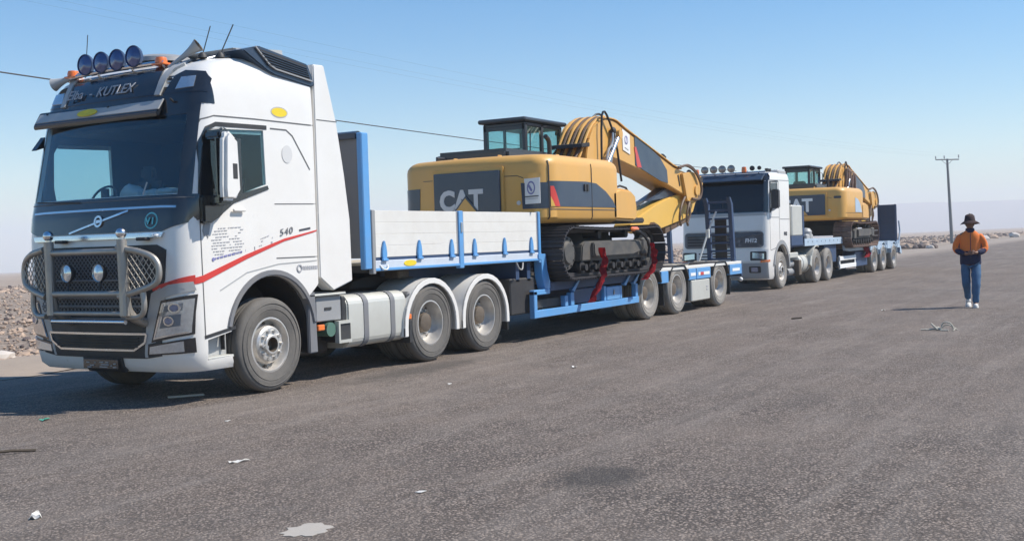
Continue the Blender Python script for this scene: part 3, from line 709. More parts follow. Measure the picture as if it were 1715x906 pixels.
    # wheel-arch lip
    for y0, y1 in ((-.02, .10), (2.40, 2.52)):
        mb = MB(); arc = [(1.39+.665*cos(a), .62+.665*sin(a)) for a in [radians(t) for t in range(200, -36, -8)]]; arc2 = [(1.39+.725*cos(a), .62+.725*sin(a)) for a in [radians(t) for t in range(200, -36, -8)]]
        arc = [p for p in arc if p[1] > .66 or p[0] < 1.4][::1]; arc2 = [p for p in arc2 if p[1] > .66 or p[0] < 1.4]
        arc = [p for p in arc if p[1] > .70]; arc2 = [p for p in arc2 if p[1] > .70]
        mb.prism(arc+arc2[::-1], 'y', y0, y1, bev=.008); mb.obj('wheel_arch', M('grey_plastic'), T)
    for y0, y1 in ((.10, .66), (1.84, 2.40)):
        mb = MB(); A = [(1.39+.67*cos(a), .62+.67*sin(a)) for a in [radians(t) for t in range(188, -10, -9)]]; B = [(1.39+.655*cos(a), .62+.655*sin(a)) for a in [radians(t) for t in range(188, -10, -9)]]
        mb.prism(A+B[::-1], 'y', y0, y1); mb.obj('wheel_housing', M('dark_frame'), T)
    for y0, y1 in ((.0, .05), (2.45, 2.5)): MB().prism([(1.98, .36), (1.98, 1.0), (2.02, 1.06), (2.10, 1.06), (2.12, .36)], 'y', y0, y1, bev=.01).obj('mud_guard', M('grey_plastic'), T)
    for y0, y1 in ((.05, .55), (1.95, 2.45)): MB().prism([(2.06, .36), (2.06, 1.02), (2.10, 1.02), (2.12, .36)], 'y', y0, y1).obj('mud_guard_back', M('dark_frame'), T)
    # interior
    MB().prism([(.20, 1.6), (.22, 2.10), (.50, 2.17), (.75, 2.10), (.80, 1.6)], 'y', .08, 2.42, bev=.02).obj('dashboard', M('interior'), T)
    MB().box(.3, 2.14, .06, 2.44, 1.30, 1.38).obj('cab_floor', M('interior'), T)
    MB().box(1.5, 2.13, .07, 2.43, 1.6, 2.15, bev=.04).obj('bunk', M('interior'), T)
    MB().box(2.10, 2.14, .07, 2.43, 1.4, 3.4).obj('rear_wall_trim', M('interior'), T)
    MB().box(.62, 2.1, .07, 2.43, 2.93, 2.97).obj('header_shelf', M('interior'), T)
    MB().box(1.38, 1.46, .06, .10, 1.4, 2.9).obj('cab_pillar', M('interior'), T)
    for yc in (.62, 1.88):
        s_ = grp('seat', T, (1.05, yc, 1.4)); MB().box(-.25, .25, -.25, .25, .25, .42, bev=.05, seg=2).obj('seat_cushion', M('interior'), s_)
        MB().prism([(.18, .35), (.30, 1.02), (.42, 1.02), (.34, .35)], 'y', -.25, .25, bev=.05).obj('seat_backrest', M('interior'), s_)
        MB().box(.30, .40, -.13, .13, 1.02, 1.2, bev=.04, seg=2).obj('headrest', M('interior'), s_)
    sw_ = MB(); 
    ring = [Vector((.72+.14*sin(a)*.55, 1.88+.22*cos(a), 2.16+.22*sin(a)*.83)) for a in [2*pi*i/24 for i in range(24)]]
    sw_.tube(ring, .014, n=6, closed=True); sw_.cyl((.72, 1.88, 2.16), (.55, 1.88, 1.95), .03); sw_.tube([ring[0], ring[12]], .012)
    sw_.obj('steering_wheel', M('black_plastic'), T)
    bag = MB(); bag.sphere((.40, 1.02, 2.22), .12, sc=(1, 1.35, .75)); bag.sphere((.42, .78, 2.20), .08, sc=(1, 1.3, .6)); bag.sphere((.36, .45, 2.20), .10, sc=(1, 1.6, .45))
    for v in bag.bm.verts: v.co += Vector((noise.noise(v.co*9), noise.noise(v.co*9+Vector((5, 0, 0))), noise.noise(v.co*9+Vector((0, 7, 0)))))*.035
    bag.obj('dashboard_clutter', M('paper'), T, label='crumpled pale bags on the dashboard')
    MB().cyl((.33, 1.38, 2.15), (.33, 1.38, 2.28), .045).obj('dash_cup', M('black_plastic'), T)
    for i, (y0, y1, z) in enumerate(((.55, .70, 2.16), (1.5, 1.7, 2.16))):
        MB().tube([(.115, y0, 2.17), (.155, y0-.02, 2.30)] if i == 0 else [(.10, y0, 2.13), (.10, y0+.7, 2.16)], .008, n=6).obj('wiper', M('grey_white' if i == 0 else 'black_plastic'), T)
    # sun visor: silver strip with a dark smoked lip
    MB().prism([(.28, 2.99), (.275, 3.03), (.37, 3.185), (.41, 3.185), (.31, 2.99)], 'y', .48, 2.46, bev=.008).obj('sun_visor', M('black_gloss'), T)
    vs = MB(); vs.prism([(.285, 3.06), (.365, 3.175), (.38, 3.17), (.30, 3.055)], 'y', .47, 2.44, bev=.004)
    vs.obj('visor_strip', M('grey_white'), T); 
    mb = MB(); mb.prism([(p[0], p[1]) for p in ell(0, 0, .16, .05, 20)], 'z', 0, .008)
    mt = Matrix.Translation((.318, 1.60, 3.112)) @ Matrix.Rotation(-radians(53), 4, 'Y') @ Matrix.Rotation(pi/2, 4, 'Z'); bmesh.ops.transform(mb.bm, matrix=mt, verts=mb.bm.verts[:])
    mb.obj('visor_sticker', M('yellow_sticker'), T, label='oval dull yellow sticker')
    for y in (.35, 1.3, 2.3): MB().tube([(.34, y, 3.16), (.44, y, 3.10)], .012).obj('visor_bracket', M('black_plastic'), T)
    MB().prism([(.30, 2.76), (.44, 2.93), (.47, 2.90), (.42, 2.80)], 'y', 2.46, 2.56, bev=.01).obj('kerb_mirror', M('black_gloss'), T)
    # roof sign panel and side lamp housings
    w('roof_sign', [[(.62, 3.22), (.66, 3.545), (2.16, 3.545), (2.2, 3.22)]], 'front', 'black_gloss', .014, .012)
    for wd, yy in (('Elba', 2.02), ('-', 1.66), ('KUTLEX', 1.54)): text(wd, .16, (.385, yy, 3.29), (.0, -1, .0), (.40, 0, 1), 'print_grey', T, name='sign_word', ext=.003, shear=.25, sx=.98)
    for s in (0, 1):
        m_ = (lambda p: p) if s == 0 else mir
        w('roof_lamp_housing', [m_([(.50, 3.22), (.44, 3.42), (.34, 3.47), (.10, 3.44), (.035, 3.36), (.03, 3.22)])], 'front', 'black_gloss', .012, .010)
        w('roof_side_lamp', [m_([(.36, 3.26), (.33, 3.385), (.15, 3.385), (.14, 3.27)])], 'front', 'lamp_lens', .020, .008)
        v = ('near', 'far')[s]
        wrap(bvh, [(.40, 3.10), (.40, 3.40), (.50, 3.43), (.60, 3.38), (.62, 3.10)], v, .006, .004).obj('roof_lamp_side_panel', M('black_gloss'), T)
        m2 = (lambda p: p) if s == 0 else (lambda p: mir([(a-.17, b) for a, b in p]))
        y = .58
        wrap(bvh, m2(strip([(.58, 3.21), (.575, 3.40), (.53, 3.50), (.45, 3.57)], .075)), 'front', .03, .03).obj('roof_grab_rail', M('grey_white'), T)
    lb = grp('light_bar', T)
    MB().tube([(.60, .70, 3.60), (.58, .9, 3.60), (.57, 1.6, 3.60), (.60, 2.28, 3.58)], .024).obj('lamp_rail', M('chrome'), lb)
    for y in (.72, 1.2, 1.75, 2.25): MB().tube([(.60, y, 3.60), (.66, y, 3.50)], .016).obj('rail_foot', M('chrome'), lb)
    for y in (1.88, 1.62, 1.365, 1.10):
        o = mk_spot(T, 'roof_spotlight', (.55, y, 3.69 if y > 1.2 else 3.70), .107, (-1, -.15, .03), 'lamp_blue', .09, 'navy', 1.12)
    for y in (2.18, .76):
        bb = MB(); bb.lathe([(.001, .07), (.055, .06), (.065, .03), (.065, 0)], o=(.62, y, 3.60), axis='z', n=18); bb.box(.56, .68, y-.09, y+.09, 3.575, 3.60, bev=.006)
        bb.obj('beacon', M('orange_lens'), T)
    def horn(a, b, r0, r1, lens):
        h = MB(); a, b = Vector(a), Vector(b); d = b-a; prof = []
        q = d.to_track_quat('Z', 'Y').to_matrix().to_4x4(); q.translation = a
        n_ = 12
        for i in range(n_+1):
            t = i/n_; prof.append((r0+(r1-r0)*t**3.5, d.length*t))
        h.lathe([(.001, 0)]+prof+[(r1*.9, d.length-.005), (r0, d.length*.6), (.001, d.length*.6)], axis='z', n=20, mis=[0]*(n_+1)+[1, 1, 1])
        bmesh.ops.transform(h.bm, matrix=q, verts=h.bm.verts[:]); return h.obj('air_horn', M('grey_white', 'rim_dark'), T)
    horn((.62, .70, 3.52), (.78, .36, 3.77), .022, .075, 0); horn((.66, 2.02, 3.64), (.54, 2.42, 3.52), .022, .075, 0)
    MB().tube([(.75, .35, 3.60), (.95, .30, 3.66), (1.2, .25, 3.70)], .012).obj('roof_pipe', M('chrome'), T)
    MB().tube([(.70, .42, 3.57), (.9, .42, 3.66)], .02).obj('roof_pipe', M('black_plastic'), T)
    for x, y, z in ((.80, .33, 3.65), (.98, .25, 3.665)):
        MB().lathe([(.05, 0), (.045, .03), (.02, .06), (.001, .065)], o=(x, y, z-.02), axis='z', n=14).obj('antenna_base', M('black_plastic'), T)
    MB().tube([(.80, .33, 3.66), (.90, .30, 3.98)], .006, n=5).obj('antenna', M('black_plastic'), T)
    MB().tube([(.98, .25, 3.68), (1.14, .20, 4.02)], .007, n=5).obj('antenna', M('black_plastic'), T)
    MB().tube([(.80, 2.2, 3.60), (.84, 2.18, 4.10)], .005, n=5).obj('antenna', M('black_plastic'), T)
    ah = MB(); ah.lathe([(.35, 0), (.34, .05), (.28, .08), (.001, .085)], o=(1.15, 1.3, 3.70), axis='z', n=24); ah.obj('roof_hatch', M('mid_grey'), T)
    # dark roof vents on the rear shoulders with louvres
    for y0, y1, s in ((.005, .30, -1), (2.20, 2.495, 1)):
        g = grp('roof_vent', T)
        MB().prism([(1.06, 3.72), (1.32, 3.795), (2.12, 3.685), (2.24, 3.46), (2.16, 3.43), (1.56, 3.50), (1.44, 3.535)], 'y', y0, y1, bev=.012).obj('vent_frame', M('decal_blue'), g)
        yo = y0-.012 if s < 0 else y1+.012; ya, yb = sorted((yo, yo-s*.03))
        MB().prism([(1.27, 3.765), (2.08, 3.665), (2.14, 3.51), (1.56, 3.575), (1.47, 3.61)], 'y', ya, yb, bev=.004).obj('vent_grille', M('dark_frame'), g)
        yc_, yd_ = sorted((yo+s*.010, yo-s*.01))
        for k in range(5):
            z0 = 3.735-.032*k; MB().prism([(1.31+.03*k, z0), (2.09+.01*k, z0-.10+.008*k), (2.09+.01*k, z0-.107+.008*k), (1.31+.03*k, z0-.007)], 'y', yc_, yd_).obj('vent_slat', M('decal_blue'), g)
        MB().prism(strip([(1.25, 3.775), (1.46, 3.605), (1.56, 3.565), (2.17, 3.495)], .016), 'y', yc_, yd_).obj('vent_trim', M('mid_grey'), g)
    sp = MB(); sp.prism([(1.25, 3.80), (2.05, 3.875), (2.06, 3.81), (1.75, 3.80), (1.3, 3.78)], 'y', .32, 2.2, bev=.008); sp.obj('roof_spoiler', M('grey_white'), T)
    # rear side fairings
    for y0, y1 in ((.01, .20), (2.30, 2.49)):
        MB().prism([(2.215, 1.22), (2.215, 3.70), (2.41, 3.71), (2.605, 3.06), (2.72, 2.45), (2.80, 1.9), (2.81, 1.16), (2.45, 1.06)], 'y', y0, y1, bev=.012).obj('side_fairing', M('white_paint'), T)
        MB().prism([(2.24, 3.055), (2.24, 3.065), (2.61, 3.065), (2.61, 3.055)], 'y', y0-.003, y1+.003).obj('fairing_seam', M('seam'), T)
    # mirrors
    for s in (-1,):
        g = grp('door_mirror', T); Y = lambda a: (-a if s < 0 else 2.5+a)
        def bx(x0, x1, a0, a1, z0, z1, nm, mt, bv=.02, tilt=0):
            ya, yb = sorted((Y(a0), Y(a1))); return MB().box(x0, x1, ya, yb, z0, z1, bev=bv, seg=2).obj(nm, M(mt), g)
        mb = MB(); ya, yb = sorted((Y(.20), Y(.31))); mb.prism([(.42, 2.08), (.41, 2.2), (.44, 2.74), (.50, 2.81), (.64, 2.70), (.66, 2.18), (.58, 2.08)], 'y', ya, yb, bev=.035); mb.obj('mirror_housing', M('white_paint'), g)
        mb = MB(); ya, yb = sorted((Y(.02), Y(.22))); mb.prism([(.43, 2.72), (.44, 2.80), (.52, 2.84), (.62, 2.80), (.60, 2.70)], 'y', ya, yb, bev=.02); mb.obj('mirror_arm', M('black_gloss'), g); mb = MB(); mb.prism([(.43, 2.04), (.43, 2.14), (.60, 2.16), (.62, 2.04)], 'y', ya, yb, bev=.02); mb.obj('mirror_arm', M('black_gloss'), g); ya, yb = sorted((Y(.12), Y(.20))); MB().prism([(.45, 2.10), (.45, 2.76), (.60, 2.76), (.62, 2.10)], 'y', ya, yb, bev=.03).obj('mirror_inner_shell', M('black_gloss'), g)
        bx(.60, .672, .13, .30, 2.14, 2.72, 'mirror_glass', 'black_gloss', .004)
        ya, yb = sorted((Y(.302), Y(.314))); MB().box(.53, .60, ya, yb, 2.30, 2.46, bev=.01).obj('mirror_indicator', M('black_plastic'), g)
        mb = MB(); ya, yb = sorted((Y(-.005), Y(.07))); mb.prism([(.345, 1.86), (.345, 2.14), (.60, 2.14), (.74, 2.06), (.60, 1.93), (.44, 1.85)], 'y', ya, yb, bev=.02); mb.obj('mirror_foot', M('black_gloss'), g)
        MB().box(.80, .98, *sorted((Y(.015), Y(.045))), 1.98, 2.01, bev=.008).obj('door_handle', M('white_paint'), T)
    # bull bar
    B = grp('bull_bar', T); R_ = .033
    def ub(y): return [(.05, y, .86), (-.16, y, .95), (-.20, y, 1.15), (-.21, y, 1.72)]
    for y in (1.64, .52):
        MB().tube(ub(y), .05, n=12, sm=2).obj('upright', M('steel_bar'), B)
        MB().box(-.245, -.165, y-.046, y+.046, .93, 1.71, bev=.02).obj('upright_plate', M('steel_bar'), B)
        sp_ = MB(); sp_.sphere((-.21, y, 1.78), .055, sc=(1, 1, 1)); sp_.cyl((-.21, y, 1.70), (-.21, y, 1.75), .03); sp_.obj('bar_finial', M('chrome'), B)
    for z, y0, y1 in ((1.60, .52, 1.64), (1.17, .52, 1.64), (.97, .52, 1.64), (.885, .52, 1.64)):
        MB().tube([(-.20, y0, z), (-.20, y1, z)], R_ if z > 1 else .024, n=12).obj('cross_bar', M('steel_bar' if z > .9 else 'chrome'), B)
    for s in (0, 1):
        f = (lambda y: y) if s == 0 else (lambda y: 2.33-y)
        loop = [(-.20, f(.60), 1.64), (-.18, f(.38), 1.60), (-.17, f(.36), 1.598), (-.12, f(.20), 1.545), (-.10, f(.13), 1.47), (-.10, f(.12), 1.34), (-.11, f(.16), 1.26), (-.17, f(.38), 1.19), (-.20, f(.60), 1.14)]
        MB().tube(loop, R_, n=12, sm=2).obj('side_loop', M('steel_bar'), B)
        low = [(-.14, f(.32), 1.19), (-.14, f(.30), 1.02), (-.14, f(.36), .93), (-.16, f(.54), .93)]
        MB().tube(low, R_*.9, n=10, sm=2).obj('lower_hoop', M('steel_bar'), B)
        mb = MB()
        for k in range(-6, 12):
            for q in (1, -1):
                pts_ = []
                for i in range(25):
                    z = 1.17+.44*i/24; y = .12+k*.068+q*(z-1.39)*.75
                    lim = .14+max(0, abs(z-1.40)-.06)*.9
                    if lim < y < .58 and z < 1.60-max(0, .40-y)*.25 and z > 1.17+max(0, .45-y)*.2: pts_.append((-.18+max(0, .5-y)*.16, f(y), z))
                if len(pts_) > 2: mb.tube([pts_[0], pts_[-1]], .005, n=4, caps=False)
        mb.obj('side_mesh', M('steel_bar'), B, kind='stuff')
    for y in (1.41, .92):
        mk_spot(B, 'bar_spotlight', (-.17, y, 1.385), .09, (-1, 0, 0), 'lamp_lens', .07, 'black_plastic', 1.1)
        MB().tube([(-.15, y, 1.30), (-.18, y, 1.19)], .014).obj('lamp_bracket', M('black_plastic'), B)
    # chassis
    for y in (.82, 1.62): MB().box(.6, 6.9, y, y+.08, .72, 1.0, bev=.006).obj('frame_rail', M('dark_frame'), T)
    MB().box(.7, 2.0, .62, 1.88, .55, 1.25, bev=.05).obj('engine_block', M('dark_frame'), T)
    for x in (2.9, 3.9, 5.1, 6.6): MB().cyl((x, .9, .86), (x, 1.62, .86), .06).obj('cross_member', M('dark_frame'), T)
    for x, k in ((1.37, 0), (4.46, 1), (5.83, 1)):
        a = MB(); a.cyl((x, .35, .52), (x, 2.15, .52), .07, n=12)
        if k: a.sphere((x, 1.25, .52), .22, sc=(1, 1, 1))
        a.obj('axle', M('dark_frame'), T)
    fw = MB(); fw.cyl((5.15, 1.25, 1.06), (5.15, 1.25, 1.11), .45, n=32); fw.prism([(5.1, .95), (5.1, 1.55), (5.95, 1.75), (5.95, .75)], 'z', 1.05, 1.09); fw.obj('fifth_wheel', M('dark_frame'), T)
    MB().prism([(3.55, 1.02), (3.6, 1.10), (3.95, 1.17), (5.0, 1.12), (5.0, 1.02)], 'y', .66, 1.85, bev=.01).obj('catwalk', M('dark_frame'), T)
    MB().box(4.15, 4.40, .30, .55, 1.13, 1.24, bev=.02).obj('air_valve', M('rim_dark'), T)
    # fuel tank with straps and cap; left battery box, steps, filter
    tk = grp('fuel_tank', T)
    MB().prism([(a, b) for a, b in rrect(.03, .68, .34, .985, .13, 5)], 'x', 2.72, 3.93, bev=.02).obj('tank_shell', M('cream_alu'), tk)
    for x in (3.07, 3.62): MB().prism([(a, b) for a, b in rrect(.022, .69, .332, .993, .135, 5)], 'x', x-.045, x+.045).obj('tank_strap', M('grey_plastic'), tk)
    MB().cyl((2.86, .26, .98), (2.86, .26, 1.03), .07, n=18).obj('tank_cap', M('black_plastic'), tk)
    tk2 = MB(); tk2.prism([(a, b) for a, b in rrect(1.82, 2.47, .34, .985, .13, 5)], 'x', 2.72, 3.93, bev=.02); tk2.obj('fuel_tank', M('cream_alu'), T)
    MB().box(2.16, 2.62, .05, .60, .70, 1.0, bev=.012).obj('battery_box', M('mid_grey'), T)
    MB().box(2.31, 2.43, .04, .05, .835, .865).obj('box_handle', M('black_plastic'), T)
    MB().box(2.0, 2.66, .0, .60, 1.005, 1.03, bev=.006).obj('box_lid', M('cream_alu'), T)
    MB().box(2.62, 2.72, .05, .62, .42, .98, bev=.02).obj('tank_end_shade', M('black_plastic'), T)
    fr = MB(); fr.box(2.50, 2.74, -.005, .06, .655, .69); fr.box(2.50, 2.74, -.005, .06, .425, .46); fr.box(2.50, 2.53, -.005, .06, .46, .655); fr.obj('step_frame', M('cream_alu'), T)
    MB().box(2.53, 2.74, .012, .50, .46, .655).obj('step_box', M('black_plastic'), T)
    MB().box(2.16, 2.28, .02, .06, .60, .67, bev=.01).obj('side_marker', M('orange_lens'), T)
    MB().cyl((2.40, .03, .60), (2.40, .30, .60), .085, n=20).obj('air_filter', M('filter_green'), T)
    MB().box(2.10, 2.68, .30, .65, .30, .64, bev=.04).obj('air_tank', M('dark_frame'), T)
    MB().box(3.86, 4.0, .0, .04, .60, .67, bev=.01).obj('side_marker', M('orange_lens'), T)
    MB().box(3.94, 4.0, .0, .5, .30, .58).obj('mud_flap', M('black_plastic'), T)
    # rear mudguards
    for x in (4.46, 5.83):
        for y0, y1 in ((-.015, .62), (1.88, 2.515)):
            g = grp('rear_mudguard', T)
            out = [(x+.64*cos(a), .50+.62*sin(a)) for a in [radians(t) for t in range(180, -2, -12)]]; out = [(x-.64, .38)]+out+[(x+.64, .38)]
            inn = [(x+.615*cos(a), .50+.595*sin(a)) for a in [radians(t) for t in range(180, -2, -12)]]; inn = [(x-.615, .38)]+inn+[(x+.615, .38)]
            MB().prism(out+inn[::-1], 'y', y0, y1).obj('guard_skin', M('white_paint'), g)
            ya, yb = ((y0-.004, y0+.03) if y0 < 1 else (y1-.03, y1+.004))
            inn2 = [(x+.565*cos(a), .50+.545*sin(a)) for a in [radians(t) for t in range(180, -2, -12)]]; inn2 = [(x-.565, .38)]+inn2+[(x+.565, .38)]
            MB().prism(out+inn2[::-1], 'y', ya, yb, bev=.006).obj('guard_lip', M('white_paint'), g)
    MB().box(3.96, 4.14, .02, .16, .5, .96, bev=.03).obj('guard_bracket', M('grey_plastic'), T)
    for y in (.05, 1.95): MB().box(6.52, 6.54, y, y+.55, .25, .66).obj('mud_flap', M('black_plastic'), T)
    # wheels
    wheel(T, 1.37, .03, 'front', steer=0); wheel(T, 1.37, 2.47, 'front', flip=True)
    for x in (4.46, 5.83): wheel(T, x, .015, 'dual'); wheel(T, x, 2.485, 'dual', flip=True)
    return T
TRUCK_A = build_truck_a()
# ================= front low-loader trailer =================
def ramp_ladder(parent, x, y0, y1, z0, z1, lean, matn, nr=7, bend=True):
    g = grp('loading_ramp', parent, (x, 0, z0))
    H = z1-z0
    for y in (y0, y1):
        mb = MB()
        pr = [(0, 0), (.10, 0), (.10-lean, H), (-lean+.02, H)] if not bend else [(0, 0), (.13, 0), (.13-lean*.8, H-.15), (.02-lean, H), (-.08-lean, H), (-.0-lean*.8, H-.17)]
        mb.prism(pr, 'y', y-.045, y+.045, bev=.008); mb.obj('ramp_rail', M(matn), g)
    for k in range(nr):
        t = (k+.4)/nr; zz = t*H; xx = .045-lean*t*.85
        MB().box(xx-.03, xx+.03, y0+.04, y1-.04, zz-.022, zz+.022, bev=.005).obj('rung', M(matn), g)
    return g
def build_trailer_a():
    T = tag(empty('lowbed_trailer', (0, 0, 0)), 'blue low loader trailer with white dropsides on the gooseneck behind the front truck', 'trailer', 'low loader trailers in the convoy')
    # headboard
    H = grp('headboard', T)
    MB().box(3.10, 3.16, .09, 2.41, 1.42, 2.94, bev=.006).obj('headboard_panel', M('grey_plastic'), H)
    for y in (0, 2.42): MB().box(3.06, 3.20, y, y+.085, 1.28, 2.97, bev=.012).obj('headboard_post', M('blue_paint'), H)
    MB().prism([(3.05, 2.90), (3.05, 2.97), (3.12, 3.0), (3.20, 2.97), (3.20, 2.90)], 'y', .085, 2.415, bev=.008).obj('headboard_top', M('decal_blue'), H)
    for y in (.65, 1.25, 1.85): MB().box(3.075, 3.10, y-.04, y+.04, 1.42, 2.90, bev=.005).obj('headboard_rib', M('grey_plastic'), H)
    MB().box(3.08, 3.20, .88, 1.08, 3.0, 3.14, bev=.03).obj('work_lamp', M('black_plastic'), T)
    # gooseneck deck
    MB().box(3.15, 7.55, .06, 2.44, 1.24, 1.33, bev=.006).obj('gooseneck_frame', M('dark_frame'), T)
    MB().box(3.15, 7.5, .06, 2.44, 1.33, 1.36).obj('gooseneck_deck', M('deck_wood'), T)
    for y in (.72, 1.62): MB().prism([(4.3, 1.08), (4.3, 1.24), (7.9, 1.24), (7.9, .62), (7.2, .62), (6.6, 1.0)], 'y', y, y+.14, bev=.006).obj('gooseneck_beam', M('navy'), T)
    for x in (6.9, 7.25): MB().box(x, x+.1, .1, 2.4, .95, 1.24).obj('cross_member', M('navy'), T)
    MB().box(6.72, 7.5, .10, 2.4, .44, 1.0, bev=.02).obj('hydraulic_box', M('dark_frame'), T)
    MB().box(6.95, 7.10, .62, .74, .12, 1.2, bev=.01).obj('landing_leg', M('dark_frame'), T); MB().box(6.95, 7.10, 1.76, 1.88, .12, 1.2, bev=.01).obj('landing_leg', M('dark_frame'), T)
    MB().box(6.88, 7.17, .55, .8, .03, .12, bev=.01).obj('leg_foot', M('dark_frame'), T); MB().box(6.88, 7.17, 1.7, 1.95, .03, .12, bev=.01).obj('leg_foot', M('dark_frame'), T)
    for s in (0, 1):
        f = (lambda a, b: (a, b)) if s == 0 else (lambda a, b: (2.5-b, 2.5-a))
        Y = f(.0, .05)
        MB().box(3.20, 7.55, *Y, 1.285, 1.385, bev=.006).obj('side_rail', M('rail_white'), T)
        MB().box(3.20, 7.55, *f(-.01, .055), 1.255, 1.29, bev=.005).obj('side_rail_edge', M('blue_paint'), T)
        MB().box(3.24, 7.46, *f(.012, .05), 1.385, 1.425).obj('hinge_gap', M('navy'), T)
        for x0, x1 in ((3.27, 5.155), (5.30, 7.44)):
            g = grp('dropside', T)
            for k in range(4):   # ribbed aluminium boards
                z0 = 1.425+k*.147; MB().box(x0, x1, *f(.008, .034), z0, z0+.1455, bev=.002).obj('dropside_board', M('board_white'), g)
            MB().box(x0-.012, x0+.02, *f(.004, .038), 1.42, 2.015, bev=.004).obj('dropside_edge', M('mid_grey'), g); MB().box(x1-.02, x1+.012, *f(.004, .038), 1.42, 2.015, bev=.004).obj('dropside_edge', M('mid_grey'), g)
            for t in (.09, .50, .91) if x0 < 4 else (.13, .52, .90):
                x = x0+(x1-x0)*t; hh = MB(); a, b = f(-.02, .006)
                hh.prism([(x-.045, 1.40), (x-.052, 1.47), (x-.038, 1.56), (x-.012, 1.63), (x+.012, 1.63), (x+.038, 1.56), (x+.052, 1.47), (x+.045, 1.40)], 'y', a, b, bev=.006)
                a, b = f(-.035, .0); hh.box(x-.055, x+.055, a, b, 1.375, 1.405, bev=.006); hh.obj('hinge', M('blue_paint'), g)
            MB().box((x0+x1)/2-.05, (x0+x1)/2+.05, *f(.0, .006), 1.55, 1.57).obj('board_dent', M('grey_white'), g) if False else None
        for x, mt, w_ in ((3.225, 'mid_grey', .03), (5.228, 'blue_paint', .055), (7.485, 'blue_paint', .035)):
            MB().box(x-w_, x+w_, *f(-.015, .06), 1.22, 2.02, bev=.008).obj('side_post', M(mt), T)
        MB().box(5.21, 5.245, *f(-.03, -.01), 1.72, 1.86, bev=.004).obj('post_latch', M('alu'), T)
        MB().prism([(4.0+a, 1.335+b) for a, b in ell(0, 0, .14, .04, 16)], 'y', *f(-.006, .0)).obj('yellow_sticker', M('yellow_sticker'), T)
        MB().tube([(3.35, Y[0] if s == 0 else Y[1], 1.33), (3.38, f(-.03, 0)[0 if s == 0 else 1], 1.27), (3.48, f(-.03, 0)[0 if s == 0 else 1], 1.27), (3.51, Y[0] if s == 0 else Y[1], 1.33)], .01, sm=1).obj('rope_hook', M('sheet_white'), T)
        MB().tube([(6.75, Y[0] if s == 0 else Y[1], 1.25), (6.78, f(-.03, 0)[0 if s == 0 else 1], 1.15), (6.88, f(-.03, 0)[0 if s == 0 else 1], 1.13), (6.95, Y[0] if s == 0 else Y[1], 1.24)], .013, sm=1).obj('rope_hook', M('mid_grey'), T)
        # neck post and lower skirt frame
        MB().prism([(7.42, 1.36), (7.66, 1.36), (7.70, 1.1), (7.78, .92), (7.78, .80), (7.60, .80), (7.52, 1.0), (7.50, 1.26), (7.42, 1.28)], 'y', *f(-.02, .12), bev=.008).obj('neck_post', M('blue_paint'), T)
        sk = grp('side_frame', T)
        def bx(x0, x1, z0, z1, mt='blue_paint', n_='frame_bar', yy=(-.03, .06)): return MB().box(x0, x1, *f(*yy), z0, z1, bev=.008).obj(n_, M(mt), sk)
        bx(7.22, 11.2, .36, .48); bx(7.22, 7.32, .48, .78); bx(7.22, 7.75, .72, .80); bx(8.25, 8.36, .48, .66); bx(8.46, 8.58, .48, .70); bx(9.72, 9.80, .48, .74); bx(10.38, 10.46, .48, .72); bx(11.06, 11.16, .48, .72)
        tb = MB().box(9.82, 10.36, *f(-.035, .40), .485, .72, bev=.01).obj('toolbox', M('blue_paint'), sk)
        MB().box(10.07, 10.11, *f(-.055, -.034), .58, .66, bev=.004).obj('box_latch', M('mid_grey'), sk)
        bx(7.34, 8.24, .50, .64, 'black_plastic', 'spare_tray', (.06, .5))
        bx(8.58, 9.70, .50, .74, 'navy', 'side_panel', (.02, .06))
        for x in (8.55, 9.45, 10.6, 11.0): MB().prism([(x-.04, .74), (x+.20, .90), (x+.28, .90), (x+.04, .70)], 'y', *f(-.03, .04), bev=.004).obj('outrigger', M('blue_paint'), sk)
        # main deck side
        MB().box(7.7, 11.25, *f(.0, .10), .76, .90, bev=.006).obj('deck_side_beam', M('navy'), T)
        MB().box(11.2, 17.12, *f(.0, .12), .885, .95, bev=.008).obj('deck_edge', M('board_white'), T)
        for x0, x1 in ((12.34, 12.70), (13.80, 14.20), (14.24, 15.06), (16.30, 17.10)):
            MB().box(x0, x1, *f(-.01, .08), .655, .884, bev=.008).obj('fender_panel', M('blue_paint'), T)
        for x0, x1 in ((14.32, 14.98), (16.45, 16.95), (13.88, 14.16)): MB().box(x0, x1, *f(-.016, -.011) if s == 0 else (2.511, 2.516), .735, .80).obj('maker_print', M('sheet_white'), T)
        MB().box(14.44, 14.62, *(f(-.020, -.016)), .735, .80).obj('maker_emblem', M('red_paint'), T)
        text('TRAILER', .05, (14.66, -.017, .745), (1, 0, 0), (0, 0, 1), 'blue_paint', T) if False else None
        MB().box(13.95, 15.02, *f(.0, .45), .20, .645, bev=.02).obj('spare_box', M('cream_alu'), T)
        if s == 0:
            for z in (.46, .40): MB().box(14.80, 14.90, -.006, .0, z, z+.035).obj('box_print', M('print_grey'), T)
        for x in (11.80, 13.25, 15.70):
            A = [(x+.58*cos(a), .50+.56*sin(a)) for a in [radians(t) for t in range(160, 10, -10)]]; B2 = [(x+.555*cos(a), .50+.535*sin(a)) for a in [radians(t) for t in range(160, 10, -10)]]
            A = [(a, min(b, .985)) for a, b in A]; B2 = [(a, min(b, .965)) for a, b in B2]
            MB().prism(A+B2[::-1], 'y', *f(-.02, .60)).obj('wheel_fender', M('black_plastic'), T)
        for x in (12.5, 13.80, 15.10, 16.34): MB().box(x, x+.02, *f(.02, .56), .22, .80).obj('mud_flap', M('black_plastic'), T)
        MB().box(17.12, 17.17, *f(.1, .5), .62, .74, bev=.01).obj('tail_light', M('red_paint'), T)
